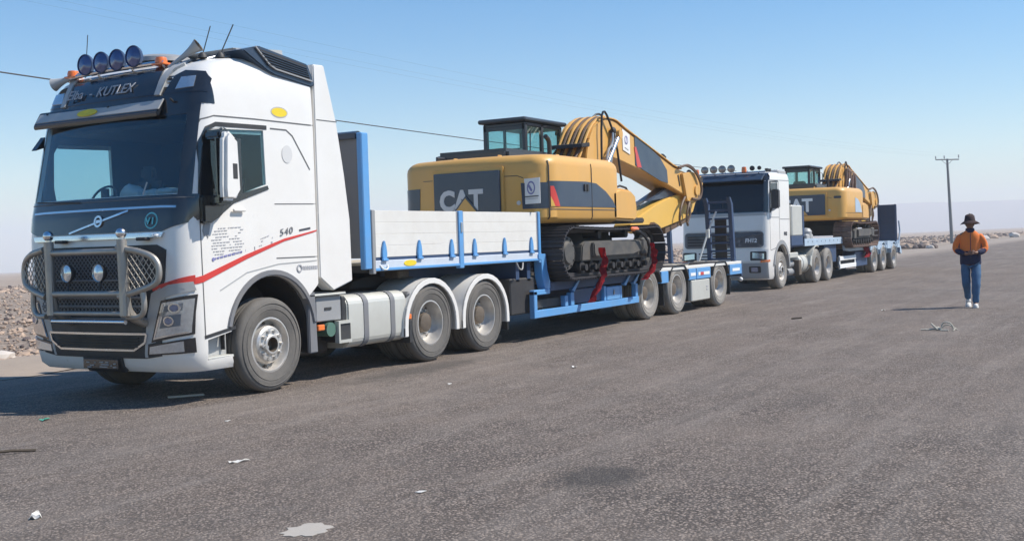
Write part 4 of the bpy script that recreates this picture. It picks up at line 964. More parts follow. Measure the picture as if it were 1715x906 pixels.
    # deck planks, laid along the trailer
    for k in range(12):
        y = .12+k*.189; MB().box(7.66, 17.1, y+.004, y+.185, .875, .905+.004*(k % 3), bev=.004).obj('deck_plank', M('deck_wood'), T)
    for y in (.75, 1.6): MB().box(7.6, 17.0, y, y+.15, .50, .87, bev=.006).obj('main_beam', M('navy'), T)
    for x in (8.4, 9.6, 10.8, 12.5, 14.6, 16.6): MB().box(x, x+.08, .1, 2.4, .76, .87).obj('cross_member', M('navy'), T)
    MB().box(17.1, 17.2, .0, 2.5, .60, .93, bev=.01).obj('tail_beam', M('navy'), T)
    MB().box(17.2, 17.24, .3, .6, .38, .56, bev=.01).obj('tail_plate', M('dark_frame'), T); MB().sphere((17.22, .06, .52), .05).obj('marker_lamp', M('sheet_white'), T)
    MB().box(11.3, 17.0, .62, 1.88, .40, .52).obj('axle_frame', M('dark_frame'), T)
    for x in (11.80, 13.25, 15.70):
        MB().cyl((x, .3, .5), (x, 2.2, .5), .07).obj('axle', M('dark_frame'), T)
        wheel(T, x, .03, 'dual', R=.50, tm='tyre_dusty'); wheel(T, x, 2.47, 'dual', R=.50, tm='tyre_dusty', flip=True)
    ramp_ladder(T, 16.80, .10, .66, .93, 2.42, .16, 'navy', 8); ramp_ladder(T, 16.80, 1.64, 2.40, .93, 2.42, .16, 'navy', 8)
    # the near ramp carries a dark chequer plate part way up
    MB().box(16.83, 16.86, .24, .52, 1.0, 1.95).obj('ramp_plate', M('dark_frame'), T)
    st = MB(); st.tube([(16.62, .40, 2.10), (16.35, .52, 1.6), (16.1, .66, .95)], .022, n=6); st.box(16.33, 16.40, .48, .56, 1.50, 1.70, bev=.01)
    o = st.obj('ratchet_strap', M('strap_grey')); tag(o, 'pale grey ratchet strap holding the ladder ramp down at the front trailer tail', 'strap')
    return T
TRAILER_A = build_trailer_a()
# ================= excavators =================
def rounded_body(xb, xf, yn, yp, z0, z1, rb, rf, top_r, tail=.22, n=8):
    """loft of a plan outline (curved tail at xb, corners rb; front corners rf) with a rounded top edge"""
    mb = MB(); rings = []
    def plan(ins):
        p = []; yc = (yn+yp)/2; hw = (yp-yn)/2-ins; x0 = xb+ins; x1 = xf-ins; fl = hw-rb
        tb = lambda d: tail*(d/hw)**2
        for i in range(13):
            d = -fl+2*fl*i/12; p.append((x0+tb(d), yc+d))
        for i in range(1, n+1):
            a = pi/2*i/n; p.append((x0+tb(fl)+rb*(1-cos(a)), yc+fl+rb*sin(a)))
        for i in range(1, 6): p.append((x0+tail+rb+(x1-rf-x0-tail-rb)*i/6, yc+hw))
        for i in range(0, 5):
            a = pi/2*i/4; p.append((x1-rf+rf*sin(a), yc+hw-rf+rf*cos(a)))
        for i in range(1, 6): p.append((x1, yc+(hw-rf)*(1-2*i/6)))
        for i in range(0, 5):
            a = pi/2*i/4; p.append((x1-rf+rf*cos(a), yc-(hw-rf)-rf*sin(a)))
        for i in range(1, 6): p.append((x1-rf-(x1-rf-x0-tail-rb)*i/6, yc-hw))
        for i in range(0, n):
            a = pi/2*(1-i/n); p.append((x0+tb(fl)+rb*(1-cos(a)), yc-fl-rb*sin(a)))
        return p
    lv = [(z0, .10), (z0+.03, .04), (z0+.09, .0), ((z0+z1)/2, 0), (z1-top_r, 0)]
    for i in range(1, 6):
        a = pi/2*i/5; lv.append((z1-top_r+top_r*sin(a), top_r*(1-cos(a))))
    for z, ins in lv: rings.append([mb.bm.verts.new((x, y, z)) for x, y in plan(ins)])
    k = len(rings[0])
    for A, B in zip(rings, rings[1:]):
        for j in range(k): mb.bm.faces.new((A[j], A[(j+1) % k], B[(j+1) % k], B[j]))
    mb.bm.faces.new(rings[0][::-1]); mb.bm.faces.new(rings[-1]); bmesh.ops.recalc_face_normals(mb.bm, faces=mb.bm.faces[:])
    return mb
SHOE = {}
def shoe_mesh(matn):
    if matn not in SHOE:
        mb = MB(); mb.box(-.088, .088, -.30, .30, 0, .016)
        for x in (-.075, 0.0, .065): mb.prism([(x-.010, .016), (x+.010, .016), (x+.005, .045), (x-.005, .045)], 'y', -.30, .30)
        SHOE[matn] = mb.mesh('track_shoe', M(matn), 0)
    return SHOE[matn]
def build_excavator(loc, rz, label, worn=False):
    E = tag(empty('excavator', loc, rz), label, 'excavator', 'yellow tracked excavators on the trailers')
    ts = 'rust_track' if worn else 'track_steel'
    # ---- tracks (x: -2.05 .. 1.85) ----
    xs_, xi, R_ = -1.72, 1.62, .40
    for s in (-1, 1):
        yc = s*1.25; g = grp('track', E, (0, yc, 0))
        zc = .045+R_
        Ls = xi-xs_; per = 2*Ls+2*pi*R_; n = 50; me = shoe_mesh(ts)
        for k in range(n):
            d = per*(k+.5)/n
            if d < Ls: x, z, a = xs_+d, zc+R_-.035*sin(pi*d/Ls), 0.0
            elif d < Ls+pi*R_: t = (d-Ls)/R_; x, z, a = xi+R_*sin(t), zc+R_*cos(t), t
            elif d < 2*Ls+pi*R_: x, z, a = xi-(d-Ls-pi*R_), zc-R_, pi
            else: t = (d-2*Ls-pi*R_)/R_; x, z, a = xs_-R_*sin(t), zc-R_*cos(t), pi+t
            o = bpy.data.objects.new('track_shoe', me); COL.objects.link(o); o.parent = g; o.location = (x, 0, z); o.rotation_euler = (0, a, 0)
        ch = MB(); lp = []
        for i in range(13): a = pi/2-pi*i/12; lp.append((xi+(R_-.01)*cos(a), zc+(R_-.01)*sin(a)))
        for i in range(13): a = -pi/2-pi*i/12; lp.append((xs_+(R_-.01)*cos(a), zc+(R_-.01)*sin(a)))
        li = [(x+(-.085 if x > 0 else .085)*min(1, abs(math.atan2(z-zc, x-(xi if x > 0 else xs_)) and 1)), z*(1-.16)+zc*.16) for x, z in lp]
        ch.prism(lp+[lp[0]]+[li[0]]+li[::-1], 'y', -.09, .09); ch.obj('track_chain', M(ts), g)
        yo = -.16 if s < 0 else .16
        # frame, rollers, sprocket, idler
        ya, yb = sorted((s*.20, -s*.30))
        MB().prism([(-1.30, .30), (-1.25, .56), (-1.15, .63), (1.05, .63), (1.20, .55), (1.25, .30)], 'y', ya, yb, bev=.02).obj('track_frame', M('track_frame'), g)
        ya, yb = sorted((s*.12, s*.27)); MB().prism([(-.95, .36), (-.95, .60), (1.0, .62), (1.0, .42), (.6, .36)], 'y', ya, yb, bev=.02).obj('frame_cover', M('track_frame'), g)
        MB().box(1.05, 1.42, ya, yb, .34, .66, bev=.03).obj('idler_guard', M('track_frame'), g)
        sp = MB(); sp.lathe([(.001, s*.20), (.16, s*.20), (.19, s*.16), (.27, s*.15), (.28, s*.05), (.33, s*.04), (.33, -s*.04), (.001, -s*.04)], o=(xs_, 0, zc), axis='y', n=30)
        for k in range(21):
            a = 2*pi*k/21; sp.prism([(xs_+.32*cos(a-.06), zc+.32*sin(a-.06)), (xs_+.375*cos(a), zc+.375*sin(a)), (xs_+.32*cos(a+.06), zc+.32*sin(a+.06))], 'y', -.035, .035)
        sp.obj('sprocket', M('track_frame'), g)
        for k in range(12):
            a = 2*pi*k/12; MB().cyl((xs_+.235*cos(a), s*.14, zc+.235*sin(a)), (xs_+.235*cos(a), s*.175, zc+.235*sin(a)), .016, n=6).obj('sprocket_bolt', M('dark_frame'), g)
        idl = MB(); idl.lathe([(.001, s*.12), (.12, s*.12), (.14, s*.07), (.28, s*.06), (.33, s*.05), (.33, -s*.05), (.001, -s*.05)], o=(xi, 0, zc), axis='y', n=28); idl.obj('idler', M('track_frame'), g)
        for k in range(8):
            r_ = MB(); x = -1.22+k*.35; r_.lathe([(.001, -.17), (.10, -.17), (.10, -.09), (.085, -.07), (.085, .07), (.10, .09), (.10, .17), (.001, .17)], o=(x, 0, .20), axis='y', n=16); r_.cyl((x, s*.15, .20), (x, s*.25, .20), .055); r_.obj('track_roller', M('dark_frame'), g)
        for x in (-.5, .6): MB().cyl((x, -.15, .74), (x, .15, .74), .07).obj('carrier_roller', M('dark_frame'), g)
    MB().box(-.9, .9, -1.0, 1.0, .42, .78, bev=.06, seg=2).obj('undercarriage', M('dark_frame'), E)
    MB().cyl((0, 0, .74), (0, 0, .96), .62, n=36).obj('slew_ring', M('dark_frame'), E)
    # ---- upper body ----
    MB().prism([(-2.0, -1.30), (-2.0, 1.30), (1.65, 1.30), (1.65, -1.30)], 'z', .93, 1.03, bev=.02).obj('upper_frame', M('dark_frame'), E)
    xb, xf = -2.48, .42
    bm_ = rounded_body(xb, xf, -1.42, 1.42, .94, 2.04, .34, .25, .18); bv = BVHTree.FromBMesh(bm_.bm)
    body = bm_.obj('body_shell', M('cat_yellow'), E)
    c = MB(); c.box(.0, 3, .40, 3, .5, 2.6); boolean(body, c)      # cab bay
    c = MB(); c.box(-.1, 3, -.55, .41, .5, 2.6); boolean(body, c)      # boom bay
    W_ = lambda n_, p, v, mt, off=.008, th=.006, st=.08: wrap(bv, p, v, off, th, st).obj(n_, M(mt), E)
    # nose of the right-hand side with a rounded step box
    nb = MB(); nb.prism([(.05, .98), (.05, 1.48), (.40, 1.55), (.85, 1.52), (1.02, 1.44), (1.08, 1.22), (1.07, 1.02), (1.0, .96)], 'y', -1.42, -.62, bev=.05, seg=3); nb.obj('front_toolbox', M('cat_yellow'), E)
    if worn is False: MB().tube([(.45, -1.3, 1.57), (.60, -1.3, 1.60), (.85, -1.3, 1.57), (.98, -1.3, 1.47)], .02).obj('step_grip', M('dark_frame'), E)
    # counterweight recess panel with lettering
    z0, z1 = 1.12, 1.80; ya, yb = (-.80, .78) if worn else (-.64, .62)
    MB().box(-2.515, -2.40, ya, yb, z0, z1, bev=.01).obj('name_panel', M('decal_blue'), E)
    fr = MB(); fr.prism([(ya-.05, z0-.03), (yb+.05, z0-.03), (yb+.05, z1+.06), (ya-.05, z1+.06)], 'x', -2.47, -2.42, bev=.01); fr.obj('panel_frame', M('cat_yellow'), E)
    text('CAT', .60 if worn else .44, (-2.519, .74 if worn else .50, 1.26 if worn else 1.20), (0, -1, 0), (0, 0, 1), 'sheet_white' if worn else 'print_faint', E, ext=.006, bold=.020, sx=.95)
    MB().prism([(.26, 1.13), (-.28, 1.13), (-.01, 1.42)], 'x', -2.536, -2.516).obj('triangle_edge', M('decal_blue'), E)
    MB().prism([(.21, 1.14), (-.23, 1.14), (-.01, 1.38)], 'x', -2.545, -2.526).obj('yellow_triangle', M('cat_yellow'), E)
    if not worn:
        W_('dark_side_panel', [(-1.36, 1.17), (-.98, 1.17), (-.96, 1.58), (-1.37, 1.58)], 'front', 'decal_blue'); W_('dark_side_panel', [(1.0, 1.17), (1.36, 1.17), (1.37, 1.58), (.98, 1.58)], 'front', 'decal_blue')
    # side doors: blue panels, red and yellow flash, seams
    for v in ('near', 'far'):
        wrapv = lambda n_, p, mt, off=.008, th=.006: wrap(bv, p, v, off, th, .08, far=8.0).obj(n_, M(mt), E)
        if v == 'far': # only the rear door stands before the cab bay
            wrapv('side_door_panel', [(-2.1, 1.20), (-2.1, 1.60), (-.2, 1.60), (-.2, 1.20)], 'decal_blue'); continue
        P0 = [(-2.22, 1.20), (-2.22, 1.60), (-1.0, 1.62), (-.62, 1.60), (-.25, 1.47), (.02, 1.32), (.14, 1.20)] if not worn else [(-.95, 1.20), (-.95, 1.70), (-.6, 1.66), (-.25, 1.5), (.0, 1.20)]
        wrapv('side_door_panel', P0, 'decal_blue' if not worn else 'pale_blue', .008)
        if not worn:
            wrapv('red_flash', [(-2.18, 1.20), (-2.18, 1.52), (-2.12, 1.52), (-1.96, 1.20)], 'red_paint', .013); wrapv('yellow_flash', [(-2.18, 1.20), (-2.18, 1.36), (-2.10, 1.20)], 'cat_yellow_bright', .016)
            for x in (-2.20, -.80): wrapv('door_seam', strip([(x, 1.0), (x, 1.92)], .016), 'dark_frame', .011)
            wrapv('door_handle', rrect(-1.0, -.94, 1.46, 1.58, .02), 'black_plastic', .03, .03); wrapv('door_handle', rrect(-1.10, -1.04, 1.46, 1.58, .02), 'black_plastic', .03, .03) if v == 'near' else None
            wrapv('body_crease', strip([(-2.2, 1.155), (.9, 1.155)], .012), 'cat_black', .006)
        wrapv('body_crease', strip([(-2.15, 1.17), (1.0, 1.17)], .010), 'dark_frame', .004) if worn else None
    W_('body_crease', strip([(-1.0, 1.66), (-.9, 1.7), (.9, 1.7)], .01), 'front', 'cat_black', .004)
    W_('cap_plug', ell(-.92, 1.27, .035, .035, 14), 'front', 'paper', .012); W_('grab_recess', rrect(-1.28, -1.06, 1.66, 1.74, .02), 'front', 'cat_black' if worn else 'cat_yellow', .012)
    # engine cover, handrail, exhaust on top
    MB().box(-1.65, .10, -.30, 1.15, 2.03, 2.23, bev=.06, seg=2).obj('engine_cover', M('cat_black'), E)
    MB().tube([(-1.9, .95, 2.04), (-1.9, .95, 2.12), (-.1, .95, 2.12), (-.1, .95, 2.04)], .02).obj('handrail', M('cat_black'), E)
    MB().tube([(-.2, -.32, 2.0), (-.2, -.32, 2.32), (-.22, -.32, 2.44), (-.34, -.32, 2.50)], .042, n=12, sm=1).obj('exhaust_pipe', M('dark_frame'), E)
    for x, y in ((-1.2, -1.0), (-1.9, -.3), (-1.85, .6)): MB().tube([(x-.06, y, 2.03), (x-.05, y, 2.08), (x+.05, y, 2.08), (x+.06, y, 2.03)], .012).obj('lifting_eye', M('cat_yellow'), E)
    # ---- cab ----
    K_ = grp('operator_cab', E); cx0, cx1, cy0, cy1, cz1 = .32, 1.78, .46, 1.38, 2.86
    for x, y in ((cx0, cy0), (cx0, cy1-.08), (cx1-.09, cy0), (cx1-.09, cy1-.08)):
        MB().box(x, x+.09, y, y+.08, .98, cz1, bev=.012).obj('cab_pillar', M('cat_black'), K_)
    MB().box(cx0+.62, cx0+.70, cy0, cy0+.05, 1.9, cz1).obj('cab_pillar', M('cat_black'), K_)
    MB().box(cx0-.10, cx1+.12, cy0-.06, cy1+.06, cz1+.02, cz1+.10, bev=.025).obj('roof_guard', M('cat_black'), K_); MB().box(cx0, cx1, cy0, cy1, cz1-.06, cz1+.02, bev=.02).obj('cab_roof', M('cat_black'), K_)
    for y0, y1 in ((cy0, cy0+.03), (cy1-.03, cy1)): MB().box(cx0+.02, cx1-.02, y0, y1, .98, 2.05).obj('cab_side', M('cat_black'), K_)
    MB().box(cx0, cx0+.03, cy0+.02, cy1-.02, .98, 2.24, bev=.005).obj('cab_back', M('cat_black'), K_); MB().box(cx0, cx0+.03, cy0+.02, cy1-.02, 2.74, cz1-.05).obj('cab_back', M('cat_black'), K_)
    MB().box(cx0+.01, cx0+.016, cy0+.06, cy1-.06, 2.24, 2.75).obj('cab_window', M('glass_exc'), K_); MB().box(cx0+.08, cx1-.08, cy0+.01, cy0+.016, 2.05, 2.80).obj('cab_window', M('glass_exc'), K_); MB().box(cx0+.08, cx1-.08, cy1-.016, cy1-.01, 2.05, 2.80).obj('cab_window', M('glass_exc'), K_); MB().box(cx1-.02, cx1-.014, cy0+.06, cy1-.06, 1.3, 2.80).obj('cab_window', M('glass_exc'), K_)
    MB().box(cx0+.02, cx0+.05, cy0+.44, cy0+.49, 2.2, 2.75).obj('window_bar', M('cat_black'), K_)
    MB().box(.55, .72, .70, 1.15, 1.7, 2.42, bev=.05).obj('cab_seat', M('interior'), K_); MB().box(.6, 1.1, .70, 1.15, 1.5, 1.72, bev=.05).obj('cab_seat', M('interior'), K_)
    MB().box(cx1+.02, cx1+.06, cy0+.05, cy0+.17, 2.72, 2.8, bev=.01).obj('work_light', M('black_plastic'), K_)
    MB().tube([(cx0+.1, cy0-.03, 2.1), (cx0+.1, cy0-.05, 2.7)], .012).obj('grab_rail', M('cat_black'), K_); MB().tube([(cx1-.02, cy0-.06, 2.0), (cx1-.04, cy0-.09, 2.7), (cx1-.06, cy0-.02, 2.75)], .014).obj('grab_rail', M('cat_black'), K_)
    # ---- boom ----
    top = [(1.12, 1.75), (1.10, 2.22), (1.20, 2.52), (1.40, 2.76), (1.68, 2.91), (1.98, 2.98), (2.30, 2.975), (2.48, 2.95), (2.88, 2.83), (5.35, 2.20), (5.8, 2.13), (6.4, 2.06), (6.85, 1.92)]
    bot = [(6.85, 1.62), (6.50, 1.50), (6.2, 1.55), (5.9, 1.60), (4.4, 1.92), (2.5, 2.22), (2.0, 2.26), (1.55, 2.10), (1.30, 1.80)]
    poly = top+bot
    B = grp('boom', E); yb_ = -.10
    MB().prism(poly, 'y', yb_-.30, yb_+.30, bev=.015).obj('boom_arm', M('cat_yellow'), B)
    tt = MB(); ofs = lambda p: [(x, z+.028) for x, z in p]
    if True:
        tt.prism(strip(ofs(top[2:11]), .02), 'y', yb_-.33, yb_+.33); tt.obj('top_flange', M('cat_yellow'), B)
        Bf = lambda p, mt, n_, o=0: MB().prism(p, 'y', yb_-.305-o-.004, yb_-.300).obj(n_, M(mt), B)
        Bf([(3.32, 2.14), (3.30, 2.72), (3.42, 2.74), (4.60, 2.36), (4.98, 2.10), (5.02, 1.82), (4.6, 1.86)], 'decal_blue', 'boom_decal', .003); Bf([(3.40, 2.10), (3.28, 2.50), (3.36, 2.52), (3.62, 2.10)], 'red_paint', 'boom_flash', .006)
        sh = Bf([(2.72, 2.42), (2.70, 2.84), (3.06, 2.74), (3.06, 2.34)], 'sheet_white', 'notice_sheet', .006)
        mb = MB(); mb.lathe([(.09, 0), (.09, -.004), (.06, -.004), (.06, 0)], o=(2.88, yb_-.311, 2.62), axis='y', n=18); mb.prism(strip([(2.86, 2.56), (2.90, 2.68)], .03), 'y', yb_-.316, yb_-.311); mb.obj('notice_print', M('print_blue'), B)
        MB().prism(strip([(2.80, 2.47), (2.98, 2.42)], .018), 'y', yb_-.315, yb_-.311).obj('notice_line', M('print_grey'), B)
        MB().cyl((2.35, yb_-.34, 2.70), (2.35, yb_+.34, 2.70), .05).obj('boom_pin', M('dark_frame'), B)
        Bf(strip([(5.62, 2.02), (5.72, 1.78)], .05), 'dark_frame', 'boom_slot', .003)
        # hose bundle over the boom heel and along the top
        for k in range(7):
            y = yb_-.27+k*.085; zz = .05
            MB().tube([(.66, y+.05, 1.98), (.84, y, 2.16+.02*(k % 2)), (1.00, y, 2.36), (1.16, y, 2.58), (1.38, y, 2.81+.01*(k % 2)), (1.68, y, 2.97), (1.98, y, 3.03)]+([(2.85, y, 2.90), (5.2, y, 2.31)] if k % 2 else []), .026, n=6, sm=1).obj('hydraulic_pipe', M('hose' if k % 2 else 'cat_yellow'), B)
            if k % 2 == 0: MB().tube([(.55, y+.03, 1.98), (.80, y+.02, 2.24), (1.0, y+.03, 2.36)], .022, n=6, sm=1).obj('hydraulic_hose', M('hose'), B)
        MB().prism([(.80, 2.36), (.82, 2.43), (1.14, 2.47), (1.14, 2.39)], 'y', yb_-.36, yb_+.34, bev=.01).obj('pipe_clamp', M('dark_frame'), B); MB().prism([(5.0, 2.36), (5.1, 2.48), (5.26, 2.44), (5.24, 2.30)], 'y', yb_-.2, yb_+.2, bev=.03).obj('pipe_block', M('dark_frame'), B)
        MB().tube([(1.62, yb_-.36, 1.95), (1.62, yb_-.38, 2.98), (1.74, yb_-.38, 3.12), (1.90, yb_-.38, 3.02), (2.25, yb_-.38, 2.60), (2.46, yb_-.38, 1.78)], .022, n=6, sm=1).obj('hydraulic_hose', M('hose_black'), B)
        MB().tube([(2.0, yb_, 3.02), (2.25, yb_, 3.14), (2.55, yb_, 3.08), (2.95, yb_, 2.88)], .022, n=6, sm=1).obj('hydraulic_hose', M('hose_black'), B)
        for dx in (0, .12, .2): MB().tube([(1.80+dx, yb_-.36, 2.0), (1.86+dx, yb_-.38, 2.35), (2.10+dx*.4, yb_-.38, 2.50), (2.14+dx*.4, yb_-.37, 2.75)], .024, n=6, sm=1).obj('hydraulic_hose', M(('alu', 'hose_black', 'alu')[int(dx*10) % 3]), B)
        MB().sphere((2.18, yb_-.36, 2.76), .09, sc=(1, .6, .8)).obj('hose_joint', M('dark_frame'), B)
        # boom cylinders under the boom
        for y in (yb_-.40, yb_+.40):
            cy = grp('boom_cylinder', B); MB().cyl((.95, y, 1.30), (1.75, y, 2.05), .085, n=16).obj('cylinder_barrel', M('cat_yellow'), cy); MB().cyl((1.75, y, 2.05), (2.33, y, 2.66), .045, n=14).obj('cylinder_rod', M('chrome'), cy); MB().cyl((2.35, y-.05, 2.70), (2.35, y+.05, 2.70), .09, n=16).obj('rod_eye', M('cat_yellow'), cy)
        # arm cylinder on top
        ac = grp('arm_cylinder', B); MB().cyl((3.4, yb_, 2.98), (5.0, yb_, 2.52), .0801, n=14).obj('cylinder_barrel', M('cat_yellow'), ac) if False else None
        # stick folded below the boom
        S_ = grp('stick', E)
        st = [(6.98, 2.05), (7.05, 1.85), (6.95, 1.45), (6.75, 1.20), (6.2, 1.04), (5.3, .90), (4.6, .80), (3.6, .76), (3.30, .78), (3.25, .92), (3.40, 1.02), (4.60, 1.36), (5.35, 1.52), (6.05, 1.62), (6.5, 1.80), (6.75, 2.02)]
        MB().prism(st, 'y', yb_-.20, yb_+.20, bev=.02).obj('stick_arm', M('cat_yellow_bright'), S_)
        for y in (yb_-.33, yb_+.33): MB().prism([(6.0, 1.45), (5.75, 2.05), (6.3, 2.12), (6.95, 2.02), (7.0, 1.85), (6.75, 1.50), (6.4, 1.40)], 'y', y-.035, y+.035, bev=.01).obj('boom_fork_plate', M('cat_yellow'), B)
        MB().cyl((6.55, yb_-.40, 1.70), (6.55, yb_+.40, 1.70), .12, n=20).obj('stick_pin', M('cat_yellow'), S_); MB().cyl((6.9, yb_-.38, 1.95), (6.9, yb_+.38, 1.95), .07, n=16).obj('stick_pin', M('dark_frame'), S_)
        for k, (dx, dz_) in enumerate(((0, 0), (.10, .02), (-.22, -.03), (.2, .0))):
            MB().tube([(5.5+dx, yb_-.37, 2.18), (6.0+dx, yb_-.38, 2.26+dz_), (6.5+dx*.5, yb_-.42, 2.08), (6.78, yb_-.43, 1.75), (6.62+dx*.3, yb_-.42, 1.48), (6.2+dx, yb_-.40, 1.50)] if k < 2 else [(6.2+dx, yb_-.32, 1.55), (5.85+dx, yb_-.36, 1.35), (5.75+dx, yb_-.34, 1.05), (5.95+dx, yb_-.30, .90)], .028, n=6, sm=2).obj('hydraulic_hose', M('hose'), S_)
        MB().tube([(6.1, yb_-.30, 1.50), (6.2, yb_-.36, 1.2), (6.0, yb_-.34, .95)], .03, n=6, sm=1).obj('hydraulic_hose', M('hose'), S_)
        MB().prism([(3.9, .80), (4.1, .86), (4.25, .98), (4.5, .92), (4.65, .84), (4.3, .74)], 'y', yb_-.30, yb_+.30, bev=.02).obj('link_bracket', M('hose'), S_)
        MB().prism([(3.55, 1.0), (3.55, 1.32), (3.62, 1.34), (4.3, 1.46), (4.3, 1.40), (3.72, 1.26), (3.72, 1.0)], 'y', yb_-.06, yb_+.06, bev=.01).obj('arm_step', M('cat_black'), S_)
        MB().prism([(4.25, 1.42), (5.55, 1.80), (6.1, 1.66), (6.0, 1.56), (4.8, 1.46)], 'y', yb_-.14, yb_+.14, bev=.02).obj('arm_cylinder_shroud', M('decal_blue'), S_)
        MB().prism([(5.15, .72), (6.45, .98), (6.45, 1.06), (5.15, .86)], 'y', yb_-.16, yb_+.16, bev=.01).obj('bucket_cylinder', M('hose'), S_); MB().cyl((4.7, yb_, .66), (5.2, yb_, .78), .05).obj('cylinder_rod', M('chrome'), S_)
    if worn:
        for k, dx in enumerate((0, .3, .55, .9)):
            MB().tube([(1.5+dx, yb_-.36, 1.9), (1.6+dx, yb_-.42, 2.5-.1*dx), (1.8+dx, yb_-.42, 2.9-.15*dx), (2.1+dx, yb_-.40, 2.7-.2*dx), (2.2+dx, yb_-.36, 1.95)], .05, n=6, sm=1).obj('hydraulic_hose', M(('hose', 'rust_track')[k % 2]), B)
    return E
EXC_A = build_excavator((9.85, 1.25, .905), 0, 'yellow tracked excavator loaded on the front trailer with white poster beside its rear panel')
def build_poster():
    P = tag(empty('notice_board', (7.42, .08, 2.02)), 'white paper poster with round dark emblem on front excavator corner', 'poster')
    P.rotation_euler = (0, 0, radians(-24))
    MB().box(-.006, .0, -.24, .22, .13, .53).obj('poster_sheet', M('sheet_white'), P)
    mb = MB(); mb.lathe([(.105, 0), (.105, -.004), (.080, -.004), (.080, 0)], o=(-.006, -.01, .38), axis='x', n=26); mb.obj('poster_ring', M('print_blue'), P)
    MB().prism(strip([(.05, .42), (-.03, .33)], .04), 'x', -.013, -.007).obj('poster_mark', M('print_blue'), P)
    for z, a, b, t in ((.245, -.20, .18, .018), (.21, -.18, .15, .010)): MB().box(-.010, -.006, a, b, z-t/2, z+t/2).obj('poster_line', M('print_dark' if t > .015 else 'print_grey'), P)
build_poster()
# red lashing rags and chains on the near track
def rag(pts, w, label, seed):
    rnd = random.Random(seed); bm = bmesh.new(); rows = []
    P = [Vector(p) for p in pts]
    m_ = 22
    for i in range(m_+1):
        t = i/m_*(len(P)-1); k = min(int(t), len(P)-2); c = P[k].lerp(P[k+1], t-k); row = []
        for j in range(7):
            u = (j/6-.5)*w*(1+.35*noise.noise(Vector((i*.3, seed, 0)))); row.append(bm.verts.new(c+Vector((u, -.05*cos(j*2.1+i*.4)-.03*noise.noise(Vector((i*.5, j, seed))), .01*noise.noise(Vector((i, j*2, 1)))))))
        rows.append(row)
    for a, b in zip(rows, rows[1:]):
        for j in range(6): bm.faces.new((a[j], a[j+1], b[j+1], b[j]))
    geo_ = bmesh.ops.solidify(bm, geom=bm.faces[:], thickness=.012)
    me = bpy.data.meshes.new('tie_down_strap'); bm.to_mesh(me); bm.free(); me.materials.append(MATS['red_rag']); finish(me, 60)
    o = bpy.data.objects.new('tie_down_strap', me); COL.objects.link(o); return tag(o, label, 'strap')
rag([(8.95, -.36, 1.42), (9.02, -.40, 1.2), (8.98, -.38, .95), (8.82, -.32, .72), (8.74, -.26, .52)], .12, 'long red cloth tie down hanging over the front excavator track near its sprocket', 3)
rag([(10.98, -.36, 1.46), (11.12, -.40, 1.3), (11.16, -.38, 1.1), (11.02, -.34, .92), (10.9, -.28, .80)], .14, 'short red cloth tie down bunched at the far end of front excavator track', 5)
o = MB().tube([(10.35, -.33, 1.72), (10.7, -.36, 1.64), (10.95, -.38, 1.45), (10.93, -.36, 1.2)], .028, n=6, sm=1).obj('lashing_cable', M('hose_black')); tag(o, 'black lashing cable curving over the front excavator track', 'cable')
o = MB().box(10.25, 10.55, -.37, -.30, 1.68, 1.76, bev=.03).obj('buckle', M('orange_lens')); tag(o, 'small orange buckle on top of the front excavator track', 'buckle')
